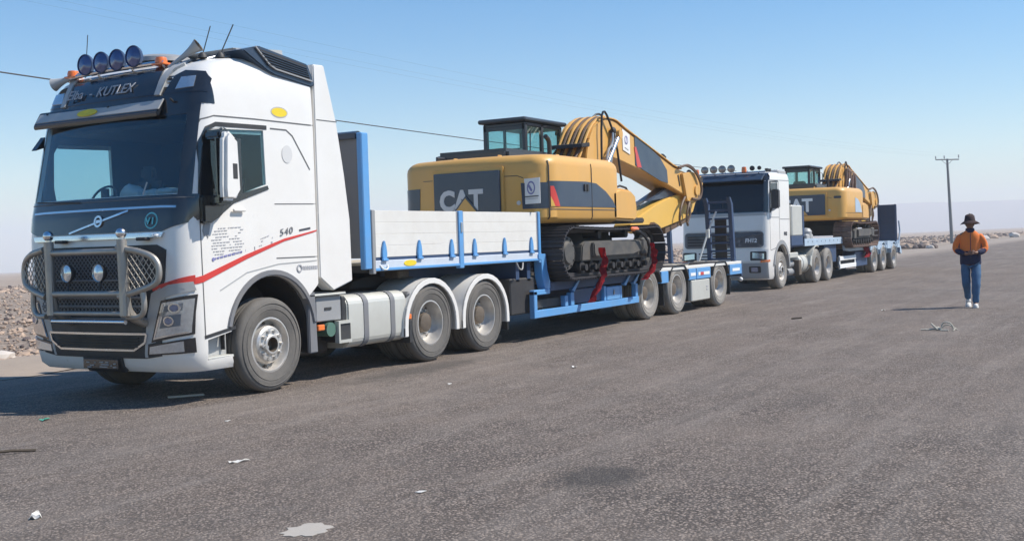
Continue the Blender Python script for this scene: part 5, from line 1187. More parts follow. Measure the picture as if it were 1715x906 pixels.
# ================= second truck =================
def build_truck_b():
    T = tag(empty('semi_truck', (21.61, .83, 0)), 'older white tractor truck with flat front, behind the low loader with ladder ramps', 'truck', 'white tractor trucks in the convoy')
    LV = [(.30, .20, 2.3, 1.18, .20, .05, 0), (.38, .12, 2.3, 1.22, .20, .05, 0), (.75, .08, 2.3, 1.24, .20, .05, 0), (1.1, .10, 2.3, 1.25, .2, .05, 0), (1.6, .12, 2.3, 1.25, .2, .05, 0), (2.1, .16, 2.3, 1.25, .19, .05, 0), (2.6, .24, 2.3, 1.25, .19, .05, 0), (3.0, .32, 2.3, 1.25, .19, .05, 0), (3.12, .38, 2.3, 1.24, .19, .05, .0), (3.20, .46, 2.3, 1.21, .2, .05, .01), (3.25, .60, 2.28, 1.14, .2, .05, .02), (3.27, .8, 2.2, 1.0, .2, .05, .02)]
    sh = cab_shell(LV); bvh = BVHTree.FromBMesh(sh.bm); body = sh.obj('cab_body', M('white_paint'), T)
    boolean(body, cab_shell([l for l in LV if .5 < l[0] < 3.22], inset=.045))
    c = MB(); c.prism([(.12, 2.16), (.14, 3.02), (2.36, 3.02), (2.38, 2.16)], 'x', -.5, .6); boolean(body, c)
    c = MB(); c.prism([(.42, 2.14), (.52, 2.94), (1.16, 2.96), (1.18, 2.26), (.8, 2.18)], 'y', -.3, 2.8); boolean(body, c)
    for y0, y1 in ((-.3, .6), (1.9, 2.8)):
        c = MB(); c.cyl((1.40, y0, .58), (1.40, y1, .58), .66, n=40); boolean(body, c)
    c = MB(); c.prism([(1.4, .0), (1.4, .6), (2.0, .98), (3.2, 1.1), (3.2, .0)], 'y', -.4, 2.9); boolean(body, c)
    line_inside(body, bvh)
    w = lambda name, polys, view, mats, off=.008, th=.006: [wrap(bvh, p, view, off, th, .08).obj(name, M(mats), T) for p in polys]
    for poly in ([(.02, 2.12), (.04, 3.06), (.14, 3.04), (.12, 2.14)], [(2.38, 2.14), (2.36, 3.04), (2.46, 3.06), (2.48, 2.12)], [(.02, 3.02), (.03, 3.22), (2.47, 3.22), (2.48, 3.02)]): w('windscreen_frame', [poly], 'front', 'black_gloss')
    w('windscreen', [[(.11, 2.13), (.12, 3.04), (2.38, 3.04), (2.39, 2.13)]], 'front', 'glass_dark', .004)
    MB().prism([(.10, 3.02), (.12, 3.05), (.42, 3.20), (.44, 3.17), (.16, 3.0)], 'y', .12, 2.38, bev=.008).obj('sun_visor', M('decal_blue'), T)
    w('wiper_cover', [[(.04, 2.06), (.03, 2.14), (2.47, 2.14), (2.46, 2.06)]], 'front', 'grey_white')
    w('front_panel', [[(.14, 1.66), (.12, 2.03), (2.38, 2.03), (2.36, 1.66)]], 'front', 'white_paint', .014, .012)
    w('grille', [rrect(.13, 2.37, 1.20, 1.62, .08)], 'front', 'decal_blue', .016, .014)
    for z in (1.28, 1.36, 1.44, 1.52): w('grille_slat', [strip([(.9, z), (2.28, z)], .022)], 'front', 'dark_frame', .035, .025)
    w('grille_frame', [strip(rrect(.13, 2.37, 1.20, 1.62, .08)+[rrect(.13, 2.37, 1.20, 1.62, .08)[0]], .02)], 'front', 'grey_plastic', .022, .01)
    text('FH12', .15, (.105, .62, 1.33), (.04, -1, 0), (0, 0, 1), 'sheet_white', T, ext=.004, bold=.006, shear=.1)
    w('bumper_upper', [[(.04, .80), (.03, 1.14), (2.47, 1.14), (2.46, .80)]], 'front', 'white_paint', .03, .03); w('bumper_lower', [[(.05, .36), (.04, .76), (2.46, .76), (2.45, .36)]], 'front', 'mid_grey', .03, .03)
    for z in (.88, .96, 1.04):
        for a, b in ((.95, 1.25), (1.32, 1.6), (1.66, 1.95)): w('intake_slot', [[(a, z-.018), (a, z+.018), (b, z+.018), (b, z-.018)]], 'front', 'black_plastic', .036)
    for s in (0, 1):
        m_ = (lambda p: p) if s == 0 else mir
        w('headlight_housing', [m_(rrect(.07, .48, .83, 1.08, .03))], 'front', 'black_plastic', .036, .01); w('headlight', [m_([(.12, .87), (.12, 1.02), (.42, 1.05), (.42, .90)])], 'front', 'lamp_lens', .042, .008)
        w('corner_indicator', [m_([(.015, .79), (.015, .85), (.2, .83), (.2, .77)])], 'front', 'orange_lens', .04, .01); w('fog_lamp_housing', [m_(rrect(.20, .52, .50, .68, .03))], 'front', 'black_plastic', .038, .01); w('fog_lamp', [m_(rrect(.28, .46, .53, .65, .02))], 'front', 'lamp_glass', .044, .008)
        v = ('near', 'far')[s]; S = lambda n_, p, mt, off=.004, th=.003: wrap(bvh, p, v, off, th).obj(n_, M(mt), T)
        for p in ([(.40, 1.1), (.39, 2.1)], [(1.26, 1.0), (1.26, 3.0)], [(.42, 2.0), (1.26, 2.0)], [(1.3, 1.95), (2.28, 1.95)], [(.42, 1.1), (1.1, 1.18)], [(.45, 3.02), (2.28, 3.05)]): S('door_seam', strip(p, .014), 'seam')
        S('window_surround', strip([(.40, 2.12), (.50, 2.98), (1.18, 3.0)], .05), 'black_plastic', .008)
        wrap(bvh, [(.41, 2.13), (.51, 2.96), (1.18, 2.98), (1.20, 2.24), (.8, 2.16)], v, -.012, .004, .2).obj('door_window', M('glass_dark'), T)
        S('corner_moulding', [(.16, .9), (.2, 1.06), (.6, 1.30), (.9, 1.34), (.9, 1.28), (.5, 1.10), (.3, .9)], 'grey_white', .02, .018) if False else None
        y0, y1 = ((-.02, .12), (2.38, 2.52))[s]
        A = [(1.40+.665*cos(a), .58+.665*sin(a)) for a in [radians(t) for t in range(190, -12, -9)]]; B2 = [(1.40+.77*cos(a), .58+.79*sin(a)) for a in [radians(t) for t in range(190, -12, -9)]]
        A = [p for p in A if p[1] > .58]; B2 = [p for p in B2 if p[1] > .58]; MB().prism(A+B2[::-1], 'y', y0, y1, bev=.008).obj('wheel_arch', M('mid_grey'), T)
    text('FH12', .13, (1.66, -.009, 1.50), (1, 0, 0), (0, 0, 1), 'print_dark', T, ext=.002, bold=.006)
    for y0, y1 in ((-.23, -.03), (2.53, 2.73)):
        g = grp('door_mirror', T); MB().box(.42, .64, y0, y1, 2.24, 2.76, bev=.03, seg=2).obj('mirror_housing', M('black_plastic'), g)
        ym = (y1 if y0 < 0 else y0); MB().tube([(.52, ym, 2.66), (.50, 1.25+(ym-1.25)*.96, 2.84)], .02).obj('mirror_arm', M('black_plastic'), g); MB().tube([(.52, ym, 2.26), (.46, 1.25+(ym-1.25)*.96, 2.14)], .03).obj('mirror_arm', M('black_plastic'), g)
    # roof lights
    MB().tube([(.42, .10, 3.25), (.42, 2.40, 3.25)], .022).obj('lamp_rail', M('chrome'), T)
    for y in (.3, .95, 1.55, 2.2): MB().tube([(.42, y, 3.25), (.5, y, 3.18)], .016).obj('rail_foot', M('chrome'), T)
    for y in (1.83, 1.57, 1.32, 1.06): mk_spot(T, 'roof_spotlight', (.40, y, 3.38), .105, (-1, -.1, 0), 'lamp_amber', .08, 'black_plastic')
    for y in (2.08, .70):
        bb = MB(); bb.lathe([(.001, .15), (.06, .14), (.07, .06), (.07, 0)], o=(.42, y, 3.27), axis='z', n=16); bb.obj('beacon', M('orange_lens'), T)
    for y, r in ((2.30, .07), (.46, .07), (.26, .055)): mk_spot(T, 'roof_horn', (.40, y, 3.36), r, (-1, -.1, 0), 'black_plastic', .10, 'dark_frame')
    for x in (.85, 1.1): MB().cyl((x, .2, 3.25), (x, .2, 3.36), .05, n=12).obj('antenna_base', M('black_plastic'), T)
    MB().box(1.45, 2.2, .06, .5, 3.14, 3.34, bev=.03).obj('roof_cooler', M('grey_white'), T)
    # interior
    MB().prism([(.24, 1.6), (.26, 2.10), (.50, 2.16), (.75, 2.08), (.8, 1.6)], 'y', .08, 2.42, bev=.02).obj('dashboard', M('interior'), T); MB().box(.3, 2.24, .06, 2.44, 1.22, 1.3).obj('cab_floor', M('interior'), T); MB().box(2.18, 2.23, .07, 2.43, 1.3, 3.1).obj('rear_wall_trim', M('interior'), T)
    for yc in (.62, 1.88): MB().prism([(1.05, 1.5), (1.2, 2.6), (1.35, 2.6), (1.45, 1.5)], 'y', yc-.24, yc+.24, bev=.05).obj('seat', M('interior'), T)
    # chassis
    for y in (.82, 1.62): MB().box(.6, 7.3, y, y+.08, .72, 1.0, bev=.006).obj('frame_rail', M('dark_frame'), T)
    MB().box(.6, 2.2, .62, 1.88, .5, 1.2, bev=.05).obj('engine_block', M('dark_frame'), T)
    MB().box(2.35, 2.75, .2, 2.3, 1.0, 1.9, bev=.04).obj('air_intake', M('dark_frame'), T)
    tk = grp('fuel_tank', T); MB().lathe([(.001, 0), (.24, .01), (.30, .05), (.31, .1), (.31, 1.05), (.29, 1.12), (.001, 1.14)], o=(3.42, .36, .62), axis='x', n=28).obj('tank_shell', M('cream_alu'), tk)
    for x in (3.7, 4.2): MB().lathe([(.315, 0), (.315, .06)], o=(x, .36, .62), axis='x', n=28).obj('tank_strap', M('grey_plastic'), tk)
    for z in (.42, .64): MB().lathe([(.001, 0), (.10, .01), (.11, .03), (.11, .55), (.001, .58)], o=(2.55, .25, z), axis='x', n=16).obj('air_tank', M('mid_grey'), T)
    MB().box(2.35, 3.2, .05, .5, .82, .98, bev=.02).obj('battery_box', M('cream_alu'), T); MB().box(3.1, 3.35, .0, .3, .3, .75, bev=.02).obj('step_box', M('rim_dark'), T)
    x = 5.04
    O = [(x+.66*cos(a), .50+.66*sin(a)) for a in [radians(t) for t in range(180, 60, -10)]]; O = [(x-.80, .58)]+[(x-.72, .85)]+O[3:]; I = [(x+.62*cos(a), .50+.62*sin(a)) for a in [radians(t) for t in range(180, 60, -10)]]
    for y0, y1 in ((-.01, .62), (1.88, 2.51)): MB().prism(O+I[::-1], 'y', y0, y1, bev=.006).obj('rear_mudguard', M('cream_alu'), T)
    MB().cyl((5.7, 1.25, 1.06), (5.7, 1.25, 1.12), .45, n=28).obj('fifth_wheel', M('dark_frame'), T)
    for xx in (1.37, 5.04, 6.41): MB().cyl((xx, .3, .52), (xx, 2.2, .52), .07).obj('axle', M('dark_frame'), T)
    wheel(T, 1.37, .0, 'front', tm='tyre_dusty'); wheel(T, 1.37, 2.5, 'front', tm='tyre_dusty', flip=True)
    for xx in (5.04, 6.41): wheel(T, xx, 0, 'dual', tm='tyre_dusty'); wheel(T, xx, 2.5, 'dual', tm='tyre_dusty', flip=True)
build_truck_b()
def build_trailer_b():
    T = tag(empty('lowbed_trailer', (0, .83, 0)), 'navy and pale blue low loader with solid upright ramps, hitched to the second truck', 'trailer', 'low loader trailers in the convoy')
    MB().box(24.1, 25.15, .0, .5, 1.46, 2.36, bev=.03).obj('front_locker', M('cream_alu'), T)
    MB().box(24.2, 25.2, .5, 2.5, 1.46, 2.2, bev=.03).obj('front_locker', M('navy'), T)
    for y in (0, 2.4): MB().box(25.18, 25.34, y, y+.1, 1.2, 2.36, bev=.01).obj('headboard_post', M('navy'), T)
    MB().box(25.2, 25.28, .1, 2.4, 1.3, 2.3).obj('headboard_panel', M('navy'), T)
    MB().box(24.0, 30.0, .05, 2.45, 1.14, 1.20).obj('gooseneck_frame', M('navy'), T); MB().box(24.0, 25.3, .0, 2.5, 1.18, 1.46, bev=.01).obj('neck_locker', M('navy'), T)
    MB().box(25.35, 29.95, .1, 2.4, 1.30, 1.33).obj('gooseneck_deck', M('deck_wood'), T)
    for y in (.7, 1.65): MB().prism([(25, .95), (25, 1.14), (30.3, 1.14), (30.6, .5), (29.4, .5), (28.5, .9)], 'y', y, y+.15, bev=.006).obj('gooseneck_beam', M('navy'), T)
    MB().box(27.9, 29.4, .1, 2.4, .55, 1.12, bev=.02).obj('neck_box', M('navy'), T)
    for y0, y1 in ((0, .05), (2.45, 2.5)):
        MB().box(25.36, 29.98, y0, y1, 1.14, 1.36, bev=.008).obj('side_rail', M('pale_blue'), T)
        ya, yb = ((-.006, 0) if y0 == 0 else (2.5, 2.506))
        for k in range(9): MB().cyl((25.7+k*.5, ya, 1.27), (25.7+k*.5, yb, 1.27), .022, n=10).obj('rail_hole', M('navy'), T)
        MB().prism([(29.9, 1.36), (30.05, 1.36), (30.2, 1.1), (30.8, .98), (30.8, .88), (30.1, .9), (29.95, 1.14)], 'y', y0-.01, y1+.01, bev=.006).obj('neck_post', M('pale_blue'), T)
        MB().box(30.7, 38.9, y0-.002, y1+.05, .86, .97, bev=.008).obj('deck_edge', M('pale_blue'), T)
        for a, b in ((33.75, 34.15), (34.95, 35.4), (36.65, 37.3), (38.5, 39.0)): MB().prism([(a, .82), (a, 1.02), (a+.08, 1.12), (b-.08, 1.12), (b, 1.02), (b, .82)], 'y', y0-.02, y1+.5 if y0 == 0 else y1+.02, bev=.01).obj('fender_panel', M('pale_blue'), T)
        for x in (34.5, 36.0, 37.9):
            A = [(x+.60*cos(a), .50+.60*sin(a)) for a in [radians(t) for t in range(165, 10, -10)]]; B2 = [(x+.57*cos(a), .50+.57*sin(a)) for a in [radians(t) for t in range(165, 10, -10)]]
            MB().prism(A+B2[::-1], 'y', *((y0-.02, .6) if y0 == 0 else (1.9, 2.52))).obj('wheel_fender', M('pale_blue'), T)
    for z0, z1 in ((.58, .72), (.32, .46)):
        MB().box(29.4, 31.6, -.02, .02, z0, z1, bev=.008).obj('side_board', M('sheet_white'), T)
    MB().box(29.4, 29.5, .0, .03, .30, .74).obj('board_bracket', M('sheet_white'), T); MB().box(31.5, 31.6, .0, .03, .30, .74).obj('board_bracket', M('sheet_white'), T); MB().box(29.5, 31.6, .1, .4, .35, .7).obj('spare_tray', M('dark_frame'), T)
    MB().box(31.8, 33.6, .06, .5, .3, .82, bev=.02).obj('side_locker', M('navy'), T)
    for k in range(10):
        y = .1+k*.23; MB().box(30.4, 38.9, y+.004, y+.225, .955, .985+.004*(k % 3), bev=.004).obj('deck_plank', M('deck_wood'), T)
    for y in (.75, 1.6): MB().box(30.4, 38.8, y, y+.15, .55, .94).obj('main_beam', M('navy'), T)
    MB().box(38.85, 39.1, .0, 2.5, .62, .98, bev=.01).obj('tail_beam', M('navy'), T)
    MB().prism([(38.9, 1.0), (39.3, .85), (39.45, .6), (39.3, .55), (38.9, .7)], 'y', .0, .1, bev=.01).obj('ramp_hinge', M('pale_blue'), T); MB().prism([(38.9, 1.0), (39.3, .85), (39.45, .6), (39.3, .55), (38.9, .7)], 'y', 2.4, 2.5, bev=.01).obj('ramp_hinge', M('pale_blue'), T)
    for y0 in (.02, 1.78):
        g = grp('loading_ramp', T, (38.6, y0, 1.0))
        MB().prism([(0, 0), (.10, 0), (.04, 1.55), (-.06, 1.55)], 'y', 0, .70, bev=.01).obj('ramp_plate', M('navy'), g)
        for yy in (0, .64): MB().prism([(-.06, 0), (.16, 0), (.10, 1.56), (-.10, 1.56)], 'y', yy, yy+.07, bev=.01).obj('ramp_rail', M('navy'), g)
        for k in range(7): MB().box(-.09, -.03, .07, .64, .15+k*.2, .18+k*.2).obj('rung', M('navy'), g)
    MB().tube([(38.85, -.02, 1.9), (38.95, -.04, 1.5), (38.7, -.03, 1.02)], .03).obj('ramp_strut', M('pale_blue'), T)
    for x in (34.5, 36.0, 37.9):
        MB().cyl((x, .3, .5), (x, 2.2, .5), .07).obj('axle', M('dark_frame'), T); wheel(T, x, .0, 'dual', R=.50, tm='tyre_dusty'); wheel(T, x, 2.5, 'dual', R=.50, tm='tyre_dusty', flip=True)
    o = MB(); o.lathe([(.001, 0), (.16, .05), (.18, .25), (.12, .34), (.001, .36)], o=(26.1, 1.0, 1.33), axis='z', n=14); o.box(25.7, 26.4, .86, 1.14, 1.34, 1.5, bev=.03); o = o.obj('jerry_can', M('grey_white')); tag(o, 'pale drum and crate standing on the second trailer gooseneck', 'drum')
    rg = rag([(33.0, .80, .98), (33.2, .76, .8), (33.1, .78, .6)], .7, 'dark red cloth hanging over the side of second low loader below the tracks', 8)
build_trailer_b()
EXC_B = build_excavator((31.95, 2.08, .99), 0, 'rusty tracked yellow excavator riding on the second low loader, beyond the second truck', worn=True)
EXC_B.location.z = .99
# ================= person =================
def skin(name, nodes, edges, matn, parent, sub=2, flat=None, post=None):
    me = bpy.data.meshes.new(name); me.from_pydata([n[0] for n in nodes], edges, [])
    o = bpy.data.objects.new(name, me); COL.objects.link(o)
    o.modifiers.new('s', 'SKIN'); 
    bpy.context.view_layer.update()
    if not me.skin_vertices:
        bm = bmesh.new(); bm.from_mesh(me); bm.verts.layers.skin.verify(); bm.to_mesh(me); bm.free()
    for i, n in enumerate(nodes):
        r = n[1] if isinstance(n[1], tuple) else (n[1], n[1]); me.skin_vertices[0].data[i].radius = r
        me.skin_vertices[0].data[i].use_root = (i == 0)
    s = o.modifiers.new('u', 'SUBSURF'); s.levels = sub; s.render_levels = sub
    bpy.context.view_layer.update(); m2 = bpy.data.meshes.new_from_object(o.evaluated_get(bpy.context.evaluated_depsgraph_get()))
    o.modifiers.clear(); o.data = m2; bpy.data.meshes.remove(me); m2.name = name; m2.materials.clear()
    for q in ([matn] if isinstance(matn, str) else matn): m2.materials.append(MATS[q])
    if post: post(m2)
    finish(m2, 80); o.parent = parent; return o
def build_person():
    P = tag(empty('person', (15.45, -5.2, 0), radians(-80)), 'person walking in orange and navy jacket, jeans and dark wide hat, hands held together', 'person')
    # faces local -Y; local +X is the person's left (right in the picture)
    N = [((0, .02, .96), (.13, .10)), ((0, .03, 1.12), (.125, .09)), ((0, .03, 1.30), (.15, .10)), ((0, .02, 1.43), (.10, .08)), ((0, .0, 1.50), .055), ((0, -.025, 1.56), .06), ((0, -.03, 1.63), (.078, .09)), ((0, -.02, 1.71), (.06, .07)),
         ((.17, .03, 1.41), .055), ((.225, .05, 1.14), .042), ((.10, -.17, 1.06), .030), ((.055, -.21, 1.07), .026),
         ((-.17, .03, 1.41), .055), ((-.225, .05, 1.14), .042), ((-.08, -.17, 1.04), .030), ((-.035, -.21, 1.06), .026),
         ((.10, .02, .88), .085), ((.085, -.14, .50), .058), ((.07, -.12, .10), .040), ((.07, -.24, .04), .035),
         ((-.10, .02, .88), .085), ((-.085, -.02, .50), .058), ((-.05, .24, .16), .040), ((-.05, .18, .06), .035)]
    Ed = [(0, 1), (1, 2), (2, 3), (3, 4), (4, 5), (5, 6), (6, 7), (3, 8), (8, 9), (9, 10), (10, 11), (3, 12), (12, 13), (13, 14), (14, 15), (0, 16), (16, 17), (17, 18), (18, 19), (0, 20), (20, 21), (21, 22), (22, 23)]
    # fingers
    k = len(N)
    for s, wi in ((1, 11), (-1, 15)):
        b = Vector(N[wi][0])
        for j in range(4):
            o = b+Vector((0, -.012, .026-.016*j)); N.append((tuple(o), .011)); N.append((tuple(o+Vector((-s*.035, -.028, 0))), .009)); N.append((tuple(o+Vector((-s*.062, -.010-.004*j, -.004))), .008))
            Ed += [(wi, k), (k, k+1), (k+1, k+2)]; k += 3
        o = b+Vector((0, .015, .035)); N.append((tuple(o), .012)); N.append((tuple(o+Vector((-s*.03, -.02, .018))), .010)); Ed += [(wi, k), (k, k+1)]; k += 2
    def face(me):
        for v in me.vertices:
            c = v.co
            if c.z > 1.54 and c.y < -.08:
                n_ = math.exp(-((c.x/.016)**2+((c.z-1.635)/.03)**2)); c.y -= .024*n_
                for sx in (-.03, .03): c.y += .010*math.exp(-(((c.x-sx)/.014)**2+((c.z-1.665)/.012)**2))
                c.y -= .006*math.exp(-((c.x/.025)**2+((c.z-1.585)/.009)**2))
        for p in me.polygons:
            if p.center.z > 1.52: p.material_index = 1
    body = skin('body', N, Ed, ['skin', 'skin_face'], P, 2, post=face)
    for sx in (-.03, .03): MB().sphere((sx, -.105, 1.665), .011, sc=(1.3, .6, .7)).obj('eye', M('print_dark'), body)
    for sx in (-.082, .082): MB().sphere((sx, -.02, 1.635), .024, sc=(.4, .8, 1.2)).obj('ear', M('skin_face'), body)
    def jack(me):
        for p in me.polygons:
            z = p.center.z; arm = abs(p.center.x) > .17 or p.center.y < -.13
            navy = (z < 1.16 and not arm) or (arm and p.center.y < -.055) or z < 1.08
            p.material_index = 1 if navy else 0
        for v in me.vertices:
            v.co += Vector((noise.noise(v.co*14), noise.noise(v.co*14+Vector((9, 0, 0))), 0))*.010
    jb = MB(); rings = []
    JL = [(.84, .185, .130, .015), (.87, .192, .137, .015), (.98, .186, .135, .02), (1.10, .182, .132, .025), (1.22, .190, .132, .03), (1.34, .205, .128, .03), (1.41, .195, .112, .03), (1.46, .14, .09, .025), (1.495, .085, .075, .01), (1.53, .07, .07, 0)]
    for z, rx, ry, cy in JL:
        rings.append([jb.bm.verts.new((rx*cos(2*pi*i/28)*(1+.03*sin(5*z*9+i)), cy+ry*sin(2*pi*i/28)*(1+.05*sin(z*31+i*1.7)), z)) for i in range(28)])
    for q, (A_, B_) in enumerate(zip(rings, rings[1:])):
        for i in range(28): jb.bm.faces.new((A_[i], A_[(i+1) % 28], B_[(i+1) % 28], B_[i])).material_index = 1 if JL[q][0] < 1.08 else 0
    jb.obj('jacket', M('cloth_orange', 'cloth_navy'), P, smooth=70)
    def jack(me):
        for p in me.polygons: p.material_index = 1 if p.center.y < -.055 else 0
        for v in me.vertices: v.co += Vector((noise.noise(v.co*14), noise.noise(v.co*14+Vector((9, 0, 0))), 0))*.010
    for s in (1, -1):
        J = [((s*.12, .03, 1.40), .07), ((s*.185, .03, 1.37), .080), ((s*.250, .06, 1.25), .074), ((s*.275, .03, 1.13), .068), ((s*.19, -.08, 1.075), .057), ((s*.115, -.155, 1.06-.01*(s < 0)), .042)]
        skin('sleeve', J, [(i, i+1) for i in range(5)], ['cloth_orange', 'cloth_navy'], P, 2, post=jack)
    def wr(me):
        for v in me.vertices: v.co += Vector((noise.noise(v.co*12), noise.noise(v.co*12+Vector((9, 0, 0))), 0))*.012
    skin('trousers', [((0, .02, .93), (.16, .115)), ((.095, .01, .80), .105), ((.09, -.09, .62), .096), ((.085, -.135, .48), .090), ((.078, -.135, .25), .074), ((.07, -.12, .08), .068), ((-.095, .02, .80), .105), ((-.095, .0, .62), .088), ((-.085, .0, .48), .090), ((-.065, .13, .30), .068), ((-.05, .23, .15), .064)],
         [(0, 1), (1, 2), (2, 3), (3, 4), (4, 5), (0, 6), (6, 7), (7, 8), (8, 9), (9, 10)], 'denim', P, 2, post=wr)
    for x, y, z, a in ((.07, -.13, .0, 0), (-.05, .22, .035, .45)):
        sh = MB(); sh.prism([(-.045, .07), (.045, .07), (.055, -.04), (.05, -.15), (.02, -.19), (-.02, -.19), (-.05, -.15), (-.055, -.04)], 'z', 0, .03, bev=.008)
        sh.sphere((0, -.09, .04), .052, sc=(.95, 1.8, .85), n=14, m=8); sh.sphere((0, .03, .07), .052, sc=(.95, 1.1, 1.1), n=14, m=8)
        o = sh.obj('shoe', M('shoe_white'), P, loc=(x, y, z)); o.rotation_euler = (a, 0, 0)
    MB().tube([(0, -.115, 1.46), (0, -.125, 1.30), (0, -.125, 1.10), (0, -.125, .90)], .006, n=5).obj('zip', M('cloth_navy'), P)
    MB().lathe([(.075, 1.46), (.085, 1.50), (.078, 1.545), (.066, 1.54), (.066, 1.46)], o=(0, .0, 0), axis='z', n=20).obj('collar', M('cloth_navy'), P)
    h = MB(); h.lathe([(.001, .125), (.05, .12), (.085, .09), (.098, .03), (.105, .0), (.14, -.015), (.175, -.045), (.185, -.055), (.15, -.03), (.10, -.015), (.09, -.02)], o=(0, -.03, 1.685), axis='z', n=32)
    for v in h.bm.verts: v.co.z += .03*noise.noise(v.co*7)-.10*abs(v.co.x)**1.5*(1 if abs(v.co.x) > .1 else 0); v.co.y *= .96
    hat = h.obj('hat', M('hat_brown'), P, smooth=60)
    MB().sphere((0, -.02, 1.825), .02, sc=(1, 1, .6)).obj('hat_button', M('bone'), hat)
    hr = MB(); hr.sphere((0, .02, 1.64), .088, sc=(1, .9, 1.15)); hr.obj('hair', M('hat_brown'), P)
build_person()
# ================= utility poles and wires =================
PT = Vector((105.0, 9.45, 8.05))
def pole(name, base, top, label, arm=1.05, ad=Vector((0, 1, 0))):
    g = tag(empty(name, base), label, 'utility pole'); base, top = Vector(base), Vector(top); t = top-base
    MB().cyl((0, 0, -.4), t, .17, .10, 14).obj('pole_shaft', M('wood_pole'), g)
    a0, a1 = t-ad*arm-Vector((0, 0, .12)), t+ad*arm-Vector((0, 0, .02))
    MB().tube([a0, a1], .055, n=6).obj('crossarm', M('wood_pole'), g)
    for s, dz_ in ((-1, 0), (1, 0), (.25, .05)):
        p = t+ad*arm*s*.98-Vector((0, 0, .03)); MB().lathe([(.02, 0), (.03, .10), (.06, .12), (.07, .18), (.04, .22), (.06, .26), (.06, .32), (.03, .36), (.001, .37)], o=p, axis='z', n=12).obj('insulator', M('insulator'), g)
    for s in (-1, 1): MB().tube([t-Vector((0, 0, .6)), t+ad*s*.5-Vector((0, 0, .1))], .02, n=5).obj('brace', M('wood_pole'), g)
    return g
pole('utility_pole', (105.0, 9.15, 0), PT, 'grey utility pole with crossarm at the right road edge behind the walking person')
pole('utility_pole', (90.0, 25.1, -.3), (90.0, 25.1, 6.9), 'utility pole standing beyond the second truck roof lamps, hidden by its cab')
def wire(a, b, sag, r, label, group=None, n=40):
    a, b = Vector(a), Vector(b); pts = []
    for i in range(n+1):
        t = i/n; p = a.lerp(b, t); p.z -= sag*4*t*(1-t); pts.append(p)
    o = MB().tube(pts, r, n=5).obj('overhead_wire', M('wire')); return tag(o, label, 'wire', group)
wire((-42, 17.4, 7.7), (90, 25.1, 7.25), .6, .022, 'dark overhead wire sagging behind both trucks from upper left')
for k, dy in enumerate((-1, .25, 1)):
    b = PT+Vector((0, 1.03*dy, .30)); a = Vector((0.0, 19.1+1.0*dy, 9.2))
    wire(a, b, .9, .0016, ('nearest of the three faint wires leaving the utility pole', 'middle of the three faint wires leaving the utility pole', 'farthest of the three faint wires leaving the utility pole')[k], 'thin wires strung from the utility pole')
# ================= litter and stones =================
def flat_piece(name, c, pts, th, matn, label, cat, group=None, crumple=0.0, seed=0):
    bm = bmesh.new(); vs = [bm.verts.new((x, y, 0)) for x, y in pts]; bm.faces.new(vs); bmesh.ops.triangulate(bm, faces=bm.faces[:])
    for k in range(3 if crumple else 1): bmesh.ops.subdivide_edges(bm, edges=bm.edges[:], cuts=1)
    for v in bm.verts: v.co.z += th+crumple*(.5+noise.noise(v.co*22+Vector((seed, 0, 0))))
    bmesh.ops.solidify(bm, geom=bm.faces[:], thickness=th*.8)
    me = bpy.data.meshes.new(name); bm.to_mesh(me); bm.free(); me.materials.append(MATS[matn]); finish(me, 30)
    o = bpy.data.objects.new(name, me); COL.objects.link(o); o.location = c; return tag(o, label, cat, group)
def blob(rx, ry, n=18, j=.2, seed=1, rot=0):
    r = random.Random(seed); o = []
    for i in range(n):
        a = 2*pi*i/n; q = 1+r.uniform(-j, j); x, y = rx*q*cos(a), ry*q*sin(a); o.append((x*cos(rot)-y*sin(rot), x*sin(rot)+y*cos(rot)))
    return o
flat_piece('paint_splash', (-3.14, -4.35, 0), blob(.15, .12, 26, .22, 3), .004, 'splash', 'dried whitish splash on the asphalt at the bottom edge of the picture', 'paint splash')
G = 'scraps of litter on the asphalt'
flat_piece('paper_scrap', (-1.82, -2.55, 0), [(-.09, .03), (-.02, .0), (.09, -.05), (.10, -.035), (.02, .035), (-.08, .06)], .005, 'paper', 'long narrow white strip of paper lying before the front truck wheel', 'litter', G, .02, 2)
flat_piece('paper_scrap', (-2.12, -4.40, 0), [(-.03, -.03), (.04, -.035), (.035, .03), (-.035, .025)], .005, 'paper', 'small square white scrap near the bottom centre of the asphalt', 'litter', G, .008, 3)
flat_piece('crumpled_tissue', (-3.61, -2.62, 0), blob(.04, .045, 12, .4, 6), .005, 'paper', 'crumpled white tissue at the lower left corner', 'litter', G, .05, 5)
flat_piece('paper_scrap', (4.25, -2.22, 0), blob(.045, .05, 9, .3, 4), .005, 'paper', 'white scrap on the asphalt below the gooseneck post', 'litter', G, .03, 6)
flat_piece('paper_scrap', (2.49, -1.57, 0), blob(.05, .03, 9, .3, 7), .005, 'paper', 'tiny pale scrap on asphalt below the rear mudguards', 'litter', G, .01, 7)
flat_piece('paper_scrap', (-.38, -1.01, 0), blob(.05, .02, 9, .3, 8), .005, 'paper', 'tiny flat pale scrap just ahead of the front truck shadow', 'litter', G, .006, 8)
flat_piece('plastic_wrapper', (-.98, .79, 0), blob(.06, .05, 9, .4, 9), .005, 'green_plastic', 'green plastic wrapper at the edge of the truck shadow', 'litter', G, .03, 9)
flat_piece('paper_scrap', (14.4, -3.75, 0), blob(.05, .05, 9, .4, 10), .005, 'paper', 'pale scrap beside the tip of the person shadow', 'litter', G, .03, 10)
o = MB().tube([(-2.42, -.35, .02), (-2.25, -.5, .025), (-2.12, -.62, .015)], .012, n=5).obj('stick', M('stick')); tag(o, 'thin dark stick lying at the left edge of the asphalt', 'stick')
